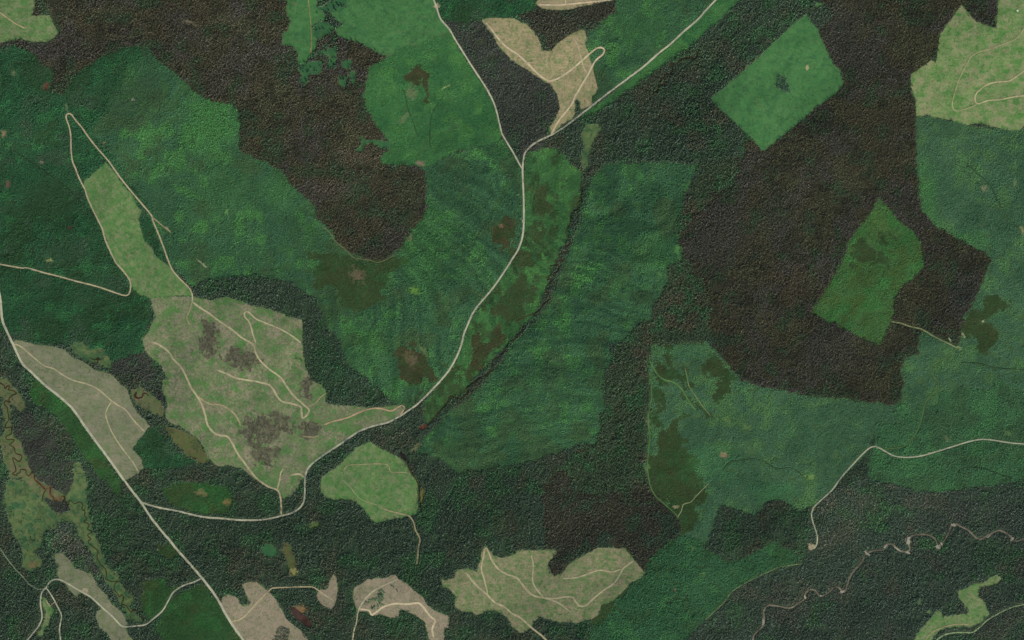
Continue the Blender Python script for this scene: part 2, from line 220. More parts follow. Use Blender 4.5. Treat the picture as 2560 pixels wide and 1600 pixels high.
# open ground: name, label, surface kind, outline
CLEAR = [
 ('clearing', 'tan and green clearing in the northwest corner with one dirt track', 'meadow', '@00 -150,-120 330,-120 325,80 300,150 475,140 490,200 520,260 545,300 520,350 440,400 330,400 200,370 100,380 0,410 -150,430'),
 ('clearing', 'bright green northern strip with a straight track down its middle', 'bright', '@10 290,-100 560,-100 580,80 650,120 660,180 540,230 550,330 580,400 550,480 490,560 450,620 400,600 400,500 350,440 250,420 245,320 310,270 320,200 290,100'),
 ('clearing', 'large bright green northern clearing dotted with small dark conifers', 'bright', '@10 760,-100 1660,-100 1680,0 1700,100 1760,200 1840,300 1700,340 1560,400 1400,440 1250,520 1170,510 1080,460 980,400 870,370 780,340 740,270 820,220 720,160 700,100 860,60'),
 ('clearing', 'heart-shaped tan and green clearing laced with dirt trails', 'warm', '@10 2130,190 2170,170 2419,170 @20 60,190 150,240 220,310 270,400 285,480 370,480 440,400 560,320 650,280 690,290 705,350 690,420 720,490 740,570 770,660 790,760 810,830 795,880 755,910 760,980 720,1010 650,1030 640,960 615,930 590,960 600,1060 570,1120 480,1170 420,1220 370,1270 360,1200 420,1100 450,1020 430,900 370,800 290,750 180,680 80,620 0,570 @10 2360,500 2280,420 2230,320 2180,260'),
 ('clearing', 'tan clearing edge with a pale road, cut off by the upper frame', 'tan', '@20 230,30 280,-100 1050,-100 980,-5 880,10 700,50 540,85 380,95 270,70'),
 ('clearing', 'green diamond-shaped clearing with a dark tree island', 'bright', '@20 1870,940 2130,720 2300,570 2419,450 @30 100,360 250,220 370,130 400,200 460,260 500,370 560,480 610,590 690,680 710,800 620,900 450,1010 300,1150 100,1310 0,1390 @20 2370,1430 2250,1300 2130,1180 1990,1060'),
 ('clearing', 'wide pale green northeastern clearing with a star-like tip', 'yellow', '@30 1820,40 1870,110 1960,200 2080,260 2150,270 2165,100 2180,-100 2600,-100 2600,1180 2419,1180 2380,1230 2280,1230 2130,1200 2010,1160 1880,1180 1800,1150 1600,1110 1500,1090 1400,1090 1395,950 1350,820 1340,710 1400,670 1500,600 1540,575 1590,590 1600,480 1620,330 1700,220 1770,130'),
 ('clearing', 'long green strip clearing between the two arms of the hairpin road', 'fresh', '@01 1010,30 1080,110 1160,230 1260,340 1300,440 1350,480 1310,560 1340,680 1370,780 1440,840 1490,920 1590,1000 1640,1060 1720,1150 1790,1220 1820,1285 1600,1285 1430,1305 1320,1270 1240,1200 1230,1130 1160,1040 1100,960 1030,820 990,700 930,560 860,430 810,290 790,210 900,120 960,60'),
 ('clearing', 'largest clear-cut, mottled grey tan and green with branching dirt roads', 'slash', '@01 1430,1310 1600,1290 1820,1290 1900,1310 2000,1330 2150,1290 2280,1330 2419,1390 @11 120,1400 220,1440 280,1470 440,1512 @12 435,0 440,200 450,350 470,460 520,570 640,630 665,700 665,790 720,800 900,815 1040,830 1200,825 1330,810 1400,830 1380,890 1230,965 1080,1010 950,1065 800,1170 650,1260 520,1370 470,1440 460,1500 400,1512 @13 400,80 330,160 260,165 225,110 180,80 60,30 0,0 @02 2300,1410 2150,1370 2050,1380 1960,1290 1930,1200 1860,1110 1740,1030 1600,960 1560,900 1590,800 1570,740 1530,640 1540,560 1600,560 1530,450 1440,360 1370,290 1355,190 1400,120 1430,60 @01 1480,1480 1440,1380'),
 ('clearing', 'grey tan strip clearing along the straight main road', 'greytan', '@02 130,200 200,195 350,235 500,250 620,280 680,350 800,400 900,470 1050,510 1130,590 1210,660 1240,770 1300,870 1390,960 1420,1000 1370,1060 1250,1210 1340,1320 1355,1400 1310,1450 1210,1505 1170,1512 1090,1400 960,1220 850,1060 740,900 640,790 480,660 300,495 200,390 150,290'),
 ('clearing', 'half-moon green clearing with a pale rim beside the dark ditch', 'fresh', '@12 1080,1150 1130,1190 1220,1240 1330,1290 1420,1370 1470,1470 1510,1512 @13 1525,60 1530,200 1530,325 1440,340 1350,360 1250,380 1130,405 1080,360 1020,270 940,200 850,180 770,180 700,180 640,140 610,80 610,0 @12 640,1470 750,1400 850,1310 940,1210'),
 ('clearing', 'broad tan and green southern clearing with looping dirt roads and a dark notch', 'tangreen', '@13 2160,630 2200,650 2250,720 2330,740 2419,720 @23 20,700 60,670 270,665 425,670 420,700 370,750 340,790 370,870 400,910 480,880 540,800 640,740 720,690 800,640 900,640 1060,650 1110,700 1160,760 1220,830 1255,890 1220,930 1120,970 1080,1020 1010,1090 960,1140 840,1180 820,1270 750,1320 600,1350 450,1340 330,1310 270,1290 210,1330 180,1390 100,1450 0,1400 @13 2380,1300 2270,1240 2180,1240 2080,1280 2020,1240 1920,1240 1880,1180 1890,1100 1840,1040 1770,1010 1750,940 1870,930 1900,850 2000,830 2090,870 2110,780 2130,680'),
 ('clearing', 'pinkish tan clearing at the bend of the main road', 'pink', '@03 2290,990 2340,970 2419,960 @13 130,1060 180,1120 240,1220 280,1310 360,1380 440,1440 540,1600 @03 2380,1600 2310,1512 2200,1380 2130,1270 2090,1170 2100,1110 2160,1080 2240,1110 2290,1190 2350,1190 2360,1150 2320,1060'),
 ('clearing', 'small tan notch-shaped clearing pointing up into dark forest', 'pink', '@13 590,1040 680,1030 700,950 735,885 765,930 770,1040 765,1120 740,1180 720,1225 620,1180 570,1100'),
 ('clearing', 'crescent-shaped tan clearing around a dark green tree island', 'pink', '@13 930,1010 1000,980 1060,930 1240,920 1280,890 1320,890 1345,930 1420,970 1500,1040 1580,1110 1620,1180 1700,1240 1820,1280 1825,1390 1780,1400 1780,1560 1650,1540 1610,1430 1600,1340 1500,1270 1380,1220 1350,1240 1350,1290 1290,1300 1170,1270 1100,1280 1060,1240 980,1240 950,1200 920,1100'),
 ('clearing', 'narrow tan clearing beside the gravel side road in the southwest', 'greytan', '@03 510,700 570,690 640,750 700,840 860,890 930,1030 1010,1100 1040,1170 1150,1260 1195,1360 1170,1390 1200,1450 1270,1560 1080,1560 1000,1450 930,1390 900,1300 910,1240 960,1220 850,1120 750,1060 730,1120 680,1070 620,1000 540,920 530,850 555,820 510,770'),
 ('clearing', 'small pale wedge clearing between two gravel roads', 'meadow', '@03 400,1110 430,1120 470,1190 505,1230 460,1350 410,1430 400,1490 350,1480 400,1380 430,1250 400,1180'),
 ('clearing', 'hook-shaped light green meadow clearing in the southeastern forest', 'meadow', '@33 2100,920 2160,895 2205,930 2160,980 2000,1020 1990,1090 2050,1160 2090,1270 2000,1350 1920,1380 1700,1390 1600,1430 1540,1512 1480,1560 1340,1560 1380,1512 1440,1410 1530,1310 1590,1230 1620,1230 1640,1290 1800,1270 1890,1260 1860,1180 1800,1110 1800,1050 1880,1020 1960,980 2020,980'),
 ('marsh', 'tan sedge marsh along the meandering western creek', 'marsh', '@02 -140,545 0,545 80,580 150,650 200,720 245,820 200,870 130,800 90,800 100,850 90,950 120,1040 130,1110 190,1150 220,1220 250,1330 290,1420 330,1512 @03 440,60 540,110 600,150 500,200 430,170 340,140 200,-20 @02 110,1500 60,1400 20,1250 0,1110 40,1080 50,960 20,850 40,740 -140,640'),
 ('marsh', 'long narrow green meadow with the thin creek looping down it', 'wetgreen', '@03 60,0 240,0 350,120 410,180 470,290 560,320 660,300 610,160 660,100 690,0 700,-160 740,-180 800,-70 810,0 800,180 840,340 870,480 920,600 960,700 1020,850 1110,880 1130,980 1180,1050 1260,1100 1270,1170 1200,1200 1350,1340 1230,1340 1150,1190 1080,1060 980,960 960,880 880,740 820,640 760,560 720,440 660,410 560,380 520,470 420,470 380,560 390,640 300,690 390,760 380,830 280,880 200,830 210,700 150,560 80,400 30,200'),
 ('marsh', 'small yellow green bog with squiggly channels under the dark plantation', 'wetgreen', '@02 660,230 760,215 850,260 990,280 1060,400 1050,460 930,410 800,380 700,310'),
 ('marsh', 'teardrop bog with a dark crescent pool ringed by forest', 'marsh', '@02 1240,650 1340,640 1420,700 1530,770 1560,840 1530,920 1420,870 1300,810 1250,740'),
 ('marsh', 'olive brown lens of bog beside the largest clearing', 'bog', '@02 1560,1000 1700,1030 1850,1110 1930,1240 1980,1340 1900,1360 1780,1290 1640,1150'),
 ('marsh', 'narrow green glade below the straight road in spruce forest', 'wetgreen', '@20 660,1250 720,1170 820,1170 830,1210 790,1300 740,1400 720,1512 @21 690,90 670,60 @20 660,1512 680,1380'),
 ('marsh', 'olive yellow elongated bog in the southern forest', 'bog', '@13 260,600 310,590 350,680 380,760 370,830 400,880 370,905 320,890 290,760 250,680'),
 ('glade', 'smooth green oval glade west of the olive yellow bog', 'glade', '@13 30,650 110,600 190,650 200,710 130,730 60,690'),
 ('glade', 'smooth dark green glade against the bright northern strip', 'glade', '@10 550,230 640,200 740,235 720,300 640,330 600,370 545,340'),
 ('glade', 'dark green glade at the upper frame beside dotted conifers', 'glade', '@10 560,70 640,60 680,30 760,-20 860,-20 850,60 790,120 700,110 640,100'),
 ('glade', 'small square green glade between clumps of brown conifers', 'glade', '@10 600,480 700,460 760,430 755,560 740,640 650,650 700,560 690,510 620,520'),
 ('glade', 'branching dark green glade at the tip of the bright strip', 'glade', '@10 380,640 470,600 540,570 620,580 620,660 590,710 540,690 490,720 490,790 400,770 430,690'),
 ('glade', 'rounded bright green glade inside the mixed grove', 'glade', '@10 810,570 910,565 900,620 870,650 810,640'),
 ('glade', 'thin hooked green glade inside the brown forest', 'glade', '@10 780,720 860,720 850,790 830,850 800,800'),
 ('glade', 'narrow upright green glade beside the round green clearing', 'glade', '@10 885,660 940,690 935,760 915,805 885,740'),
 ('glade', 'ragged green glade at the southeastern rim of the brown forest', 'glade', '@10 980,1290 1050,1320 1270,1330 1255,1400 1170,1400 1100,1340 1040,1360 990,1430 940,1420 1000,1350'),
]

# tree cover painted from the bottom up: label, kind, outline (None = everywhere)
STANDS = [
 ('dark mixed conifer forest filling the ground between the clearings and plantations', 'dark', None),
 ('grey green river forest around the winding brown river', 'greyg', '@33 960,0 1250,40 1400,110 1700,100 2000,60 2600,0 2600,1600 1340,1560 -300,1560 @23 1600,1600 1620,1512 1700,1420 1900,1260 2100,1040 2330,900 @33 0,870 200,800 300,720 380,560 460,225'),
 ('dark green young conifer plantation west of the hairpin road', 'middark', '@00 -150,480 150,430 300,500 400,600 500,650 480,880 600,900 720,690 950,540 1250,430 1400,440 1560,620 1600,900 1500,1100 1300,1512 @01 1430,520 1590,940 1820,1270 1820,1330 1430,1310 1430,1512 @02 1350,180 1360,300 1060,400 990,280 850,260 650,230 400,230 250,190 100,150 60,120 -150,0'),
 ('mid green young plantation between the hairpin road and the brown forest', 'mid', '@00 1400,440 1560,620 1760,780 2000,950 2170,980 2260,1040 2260,1400 2419,1512 @11 80,0 240,100 350,240 430,330 560,430 570,550 640,600 730,690 760,780 930,900 1150,970 1310,880 1500,620 1600,500 1600,100 1500,60 1580,0 1720,0 @10 1720,1512 2300,1300 2419,1420 @20 40,1512 @21 100,90 112,500 90,760 0,940 @11 2330,1080 2060,1430 @12 2020,0 1935,250 1820,480 1620,705 1420,850 1300,800 1150,640 1000,520 850,400 800,200 620,0 @11 640,1512 560,1300 420,1230 350,1150 0,1080 @01 2200,1100 1900,1140 1820,1200 1590,940 1430,520 1020,0 @00 930,1410 1100,1050 1250,700'),
 ('dark plantation wedge between the hairpin road and the long strip clearing', 'middark', '@01 1310,560 1350,480 1430,530 1500,700 1590,940 1650,1070 1590,1000 1490,920 1440,840 1370,780 1340,680'),
 ('smooth green regrowth around the small brown thickets in the north', 'green', '@10 1840,300 1900,430 2050,660 2200,900 2260,1020 2320,1250 2300,1330 1900,1420 1720,1512 @11 1620,60 1500,50 1180,30 @10 1170,1500 1250,1400 1260,1330 1130,1170 1050,1050 1010,880 1050,780 1060,640 1200,560 1250,520 1400,440 1560,400 1700,340'),
 ('dense green plantation on the upper frame between clearing and road', 'middark', '@10 1700,-100 2600,-100 2700,0 2600,100 2419,150 2130,180 2000,210 1850,200 1760,180 1700,60'),
 ('green plantation triangle above the straight road', 'mid', '@20 740,300 850,200 980,100 1000,-100 2000,-100 1920,0 1750,170 1400,480 1000,800 760,970 755,910 810,830 770,660 740,570 705,430'),
 ('bright green roadside strip below the straight road', 'green', '@20 1925,0 2000,-100 2200,-100 2130,0 2000,150 1800,330 1650,450 1480,560 1300,700 1050,870 880,1010 700,1090 620,1120 1000,830 1400,500 1750,190'),
 ('green valley floor regrowth between the valley road and the winding creek', 'valley', '@20 150,1440 280,1400 400,1400 480,1450 530,1512 @21 560,60 660,90 660,200 640,400 560,500 520,700 440,900 380,1030 330,1200 230,1440 @22 0,170 @12 2200,400 1990,620 1990,680 1850,720 1700,900 1620,980 1580,900 1580,790 1720,610 1830,490 1900,350 1980,130 2030,0 @11 2130,1360 2330,1090 2419,950 @21 90,770 115,600 110,200 120,30'),
 ('broad mid green plantation on the slope east of the winding creek', 'mid', '@21 860,40 1300,20 1750,40 1700,160 1620,340 1600,480 1550,560 1560,700 1600,820 1600,930 1460,1010 1470,1120 1430,1220 1330,1350 1290,1512 @22 1250,0 1150,180 900,220 950,350 850,550 880,800 830,900 830,1050 770,1190 640,1150 550,1200 450,1240 200,1330 0,1360 @12 2200,1400 1900,1440 1700,1290 1500,1230 1620,1080 1800,900 2000,750 2150,600 2300,420 2419,250 @22 100,130 @21 260,1500 400,1230 520,900 640,600 700,400 760,180'),
 ('light grey green plantation covering the eastern slope', 'midlight', '@22 1310,240 1840,205 1990,350 2150,560 2419,640 @32 0,640 700,740 1200,800 1290,620 1240,450 1300,350 1440,200 1460,100 1790,265 1830,100 1860,0 @31 1840,1512 2070,1050 2110,920 1900,780 1600,640 1450,460 1400,0 @30 1395,1090 1600,1110 1880,1180 2280,1230 2419,1200 2600,1200 @32 2600,600 2000,660 1750,640 1500,760 1250,820 1050,950 960,1150 950,1250 670,1512 @33 460,225 300,270 120,190 0,200 @23 2300,330 2150,280 1980,230 1930,300 1900,400 1860,560 1800,640 1700,520 1600,540 1590,400 1450,230 1300,0 @22 1280,1512 1240,1400 1290,1150 1250,950 1310,850 1290,500 1300,380'),
 ('darker green plantation around the hump of the eastern gravel road', 'mideast', '@32 1050,950 1250,820 1500,760 1750,640 2000,660 2600,600 2600,1512 @33 2600,-20 2000,60 1700,100 1400,110 1250,40 960,0 @32 960,1500 940,1300 1000,1195 1000,1080'),
 ('dark green plantation tongue sloping down to the lower frame', 'middark2', '@23 1590,480 1700,520 1800,640 1900,680 2050,780 2180,740 2300,660 2419,620 @33 0,580 150,620 300,720 200,800 0,870 @23 2330,900 2100,1040 1900,1260 1700,1420 1600,1600 690,1600 760,1330 840,1200 960,1140 1100,1000 1255,890 1280,780 1400,650'),
 ('brown mature forest sweeping from the upper frame to the centre', 'brown', '@00 330,-120 2419,-120 @10 290,-100 290,100 320,200 310,270 245,320 250,420 350,440 400,500 400,600 380,650 400,780 480,800 560,660 740,650 800,600 760,430 700,460 580,500 560,400 640,340 720,300 780,340 870,370 980,400 1080,460 1170,510 1060,640 1050,780 1010,880 1050,1050 1130,1170 1250,1330 1250,1400 1170,1500 @11 1180,50 1280,80 1400,30 1500,60 1600,100 1610,300 1600,500 1500,620 1380,760 1310,850 1250,910 1150,960 1050,940 930,900 850,850 760,780 730,690 640,600 570,550 560,430 430,330 350,240 240,100 80,0 @00 2419,1500 2260,1400 2260,1180 2250,1040 2170,980 2000,950 1850,880 1760,780 1650,690 1560,620 1470,540 1400,440 1250,430 1100,480 950,530 870,600 720,680 600,800 520,880 470,850 520,700 400,580 280,480 120,420 -150,430 -150,410 200,370 440,400 545,300 475,140 300,150 330,80'),
 ('brown mature forest filling the eastern half around the diamond clearing', 'brown', '@30 530,-120 1820,-120 1820,40 1770,130 1620,330 1590,590 1340,710 1400,1000 1400,1090 @31 1400,0 1420,300 1450,460 1600,640 1900,780 2080,890 2070,1050 1930,1380 1840,1512 @32 1830,100 1800,240 1460,90 1400,200 1430,330 1290,350 1250,480 1280,600 1240,760 1200,800 1000,780 700,740 400,720 200,670 0,640 @22 2150,560 2110,490 1990,350 1900,240 1840,0 @21 1840,1512 1850,1200 1800,1000 1680,800 1650,600 1900,400 2100,350 2130,100 2130,0 @20 2130,1512 2250,1420 2419,1400 @30 300,1160 700,810 690,680 610,590 560,480 500,370 470,260 520,150'),
 ('brown forest wedge pointing into the wide northeastern clearing', 'brown', '@30 1830,-120 2190,-120 2165,100 2160,200 2150,270 2080,260 1960,200 1870,110 1820,40'),
 ('mixed olive brown forest north of the brown block', 'fringe', '@22 860,900 1290,860 1270,1250 1260,1512 @23 1290,0 1340,130 1300,160 900,60 600,40 250,60 250,0 @22 480,1480 600,1250 840,1200'),
 ('brown forest block above the southern clearing', 'brown2', '@23 250,30 600,20 900,60 1340,130 1450,230 1540,330 1590,400 1590,520 1480,580 1350,650 1280,780 1240,850 1110,700 900,640 700,690 500,850 400,900 350,880 340,800 420,680 280,650 320,400 280,200'),
 ('olive green forest fringe between the central plantation and the brown forest', 'fringe', '@21 1600,480 1680,340 1750,160 1770,0 2130,0 2100,350 1900,400 1650,600 1680,800 1800,1000 1850,1200 1840,1512 @22 1840,205 1310,240 1250,0 @21 1290,1512 1430,1220 1470,1120 1460,1010 1600,930 1560,700 1550,560'),
 ('dark olive forest column west of the light boundary trail', 'fringe', '@22 1250,0 1310,240 1290,500 1310,850 1290,860 860,900 880,800 850,550 950,350 1000,220'),
 ('grey purple forest grove between the bog and the largest clearing', 'grey', '@02 1060,400 1150,350 1300,360 1450,420 1530,580 1500,680 1400,640 1260,640 1200,560 1060,480'),
 ('grey purple forest tongue beside the meandering marsh creek', 'grey', '@02 100,800 180,880 330,1000 450,1050 560,1100 650,1200 700,1280 640,1380 660,1512 @03 660,130 600,150 540,110 420,60 330,0 @02 330,1512 270,1400 230,1230 180,1130 130,1050 110,930'),
 ('dark grey forest strip east of the descending gravel road', 'grey', '@10 1850,200 2000,210 2130,190 2180,260 2280,420 2419,560 @20 0,570 180,680 370,800 430,900 450,1020 370,1200 360,1270 150,1380 80,1330 40,1200 0,1100 @10 2419,1350 2330,1200 2280,1020 2200,860 2050,620 1900,380'),
 ('dark forest grove dipping into the heart-shaped clearing', 'brown2', '@20 60,130 230,80 380,95 540,85 700,50 980,0 990,80 850,200 700,290 650,280 560,320 440,400 370,480 285,480 270,400 220,310 150,240'),
 ('bright green plantation strip west of the main road', 'olivegreen', '@02 330,550 420,620 620,790 740,930 900,1160 1080,1430 1150,1512 @03 1120,150 1050,100 1000,0 @02 970,1512 820,1340 730,1180 600,1000 480,850 330,800 270,700'),
 ('dark green plantation behind the stepped end of the tan strip clearing', 'middark', '@02 1420,1010 1560,1100 1640,1210 1850,1350 1700,1400 1500,1400 1360,1400 1340,1310 1250,1210'),
 ('olive tinted plantation above the gravel side of the valley road', 'olivegreen', '@03 1520,90 1700,20 1950,30 2150,80 2200,200 2130,310 1950,320 1760,290 1600,220'),
 ('dark grass green plantation inside the road bend in the southwest', 'olivegreen', '@03 1600,1130 1900,970 2060,1160 2200,1400 2310,1540 1540,1560 1470,1400 1560,1240'),
 ('olive plantation on the outer side of the southwestern road bend', 'olivegreen', '@03 1350,960 1560,930 1580,1020 1720,1010 1640,1070 1540,1250 1440,1330 1330,1250'),
 ('small olive plantation triangle on the main road', 'olive', '@03 1460,600 1640,620 1690,690 1620,750 1500,690'),
 ('green plantation in the pentagon cut out of the eastern brown forest', 'midbright', '@31 1050,350 1140,450 1250,570 1360,660 1430,750 1460,880 1460,1000 1440,1060 1350,1130 1250,1210 1190,1300 1180,1420 1170,1512 @32 1110,100 1050,230 920,180 750,90 570,0 @31 540,1512 400,1430 560,1200 700,960 740,800 860,640 990,480 1030,380'),
 ('slanting olive bar in the upper part of the pentagon plantation', 'olive', '@31 1000,630 1160,790 1120,815 990,690'),
 ('jagged olive thicket across the middle of the pentagon plantation', 'olive', '@31 860,740 930,800 1000,780 1080,840 1010,900 930,960 840,970 740,930 800,820'),
 ('dark triangular thicket below the middle of the pentagon plantation', 'olive', '@31 1090,880 1140,960 1200,1060 1060,1020 920,1010 1000,940'),
 ('small olive square at the eastern side of the pentagon plantation', 'olive', '@31 1180,650 1270,720 1200,745 1160,690'),
 ('bent olive thicket strip along the light plantation trail', 'olive', '@22 1470,250 1510,250 1525,440 1590,500 1630,420 1670,450 1660,600 1720,730 1890,910 1840,925 1700,760 1590,580 1430,550 1350,470 1320,370 1480,440'),
 ('broad olive thicket beside the corner of the brown forest', 'olive', '@22 1780,410 1910,300 2130,560 2050,680 2000,750 1930,680 1910,560 1830,510'),
 ('narrow olive thicket on the boundary trail', 'olive', '@22 1330,590 1400,610 1430,720 1380,940 1310,1010 1300,900 1330,830'),
 ('large olive brown thicket with faint furrows in the eastern plantation', 'olive', '@22 1430,980 1520,960 1540,870 1590,880 1590,960 1550,1000 1640,1170 1720,1350 1750,1512 @23 1780,150 1700,400 1620,490 1590,480 1590,400 1480,240 1340,110 1320,0 @22 1310,1512 1330,1300 1400,1250 1420,1050'),
 ('dark olive block at the eastern plantation road', 'olive', '@31 2080,1290 2290,1290 2250,1370 2050,1512 @32 2150,100 2080,270 1930,220 1850,60 @31 1870,1500'),
 ('oval brown olive thicket with a reddish heart near the valley road', 'olivebrown', '@12 1300,240 1430,250 1550,290 1640,390 1655,530 1530,630 1450,590 1300,360'),
 ('large brown olive thicket below the central brown forest', 'olive', '@11 480,900 680,900 930,940 1050,960 1390,900 1370,1080 1260,1090 1250,1230 1170,1290 1110,1330 1100,1400 980,1480 860,1470 800,1380 720,1200 600,1150'),
 ('rounded brown olive thicket cut by the valley road', 'olivebrown', '@11 2230,650 2300,600 2419,540 @21 30,560 40,780 10,860 @11 2370,870 2270,800'),
 ('finger-shaped olive thicket in the valley', 'olive', '@21 250,210 350,240 365,480 330,570 210,560 200,380'),
 ('square olive thicket below the finger-shaped one', 'olive', '@21 150,590 310,600 270,700 230,790 160,700'),
 ('torn olive thicket between valley road and creek', 'olive', '@21 30,820 200,840 170,1020 60,1040 0,960'),
 ('ragged olive thicket in the lower valley', 'olive', '@21 0,1130 140,1080 140,1220 200,1240 230,1330 100,1330 130,1430 0,1510 @11 2300,1500 2230,1350 2350,1180'),
 ('hooked brown olive thicket at the creek bend', 'olivebrown', '@12 2200,60 2350,100 2340,240 2250,230 2170,280 2160,380 2020,560 1940,590 1990,340 2080,240 2090,180'),
 ('slim olive thicket on the lower valley road', 'olive', '@12 1850,400 1930,420 1900,520 1740,670 1660,660'),
 ('curved brown thicket in the smooth northern regrowth', 'olivebrown', '@10 1380,640 1470,640 1500,690 1580,700 1620,850 1600,990 1530,980 1560,880 1500,760 1380,710'),
 ('brown thicket bar along the southern clearing edge', 'olive', '@23 1100,1000 1090,1080 960,1180 850,1320 760,1380 730,1340 830,1270 840,1180 960,1140'),
 ('dense dark tree island in the diamond clearing', 'island', '@30 120,700 180,750 190,800 225,875 170,880 80,830 65,760 80,710'),
 ('dark notch of brown trees in the southern clearing', 'brown2', '@23 425,670 480,660 700,690 640,740 540,800 500,860 400,910 345,880 340,790 380,750'),
 ('dark green tree island in the crescent clearing', 'middark', '@13 990,1190 1090,1110 1190,1010 1215,1050 1200,1160 1150,1220 1060,1210 1150,1150 1140,1120 1060,1160'),
 ('small dark tree clump at the lower edge of the pinkish clearing', 'dark', '@13 160,1512 210,1400 260,1370 320,1430 320,1600 150,1600'),
 ('scorched grey brush across the middle of the largest clearing', 'scorch', '@12 -20,920 150,910 250,940 350,1000 300,1060 180,1080 60,1160 -20,1160 @02 2330,1150 2320,1020 2360,940'),
 ('scorched grey brush in the lower part of the largest clearing', 'scorch', '@12 -20,1220 120,1200 220,1270 200,1330 60,1370 -20,1330 @02 2390,1290 2395,1240'),
 ('scorched round brush patch below the forked dirt road', 'scorch', '@12 430,1000 500,970 580,1010 590,1060 520,1110 440,1090'),
 ('grey brush strip under the upper spur of the largest clearing', 'scorch', '@02 1890,0 1960,30 2030,90 2060,180 2020,280 2060,390 1990,330 1920,260 1910,180 1950,120'),
 ('grey brush band right of the narrow grey strip', 'scorch', '@02 2110,270 2250,290 2419,360 2419,460 2250,440 2150,370'),
 ('upright grey brush patch inside the road loop', 'scorch', '@12 440,560 500,570 530,650 500,750 430,720 420,640'),
 ('dark forest grove west of the looped creek end', 'grey', '@03 420,170 510,210 610,190 660,290 600,320 520,320 430,220'),
 ('dark forest grove between the marsh meadow and the narrow creek meadow', 'greyg', '@03 560,390 660,410 760,580 880,760 960,900 1000,970 1080,1080 1150,1200 1210,1340 1190,1360 1150,1250 1040,1160 1010,1090 930,1020 860,880 700,830 640,740 570,680 500,680 420,590 390,640 390,560 430,460 530,460'),
]

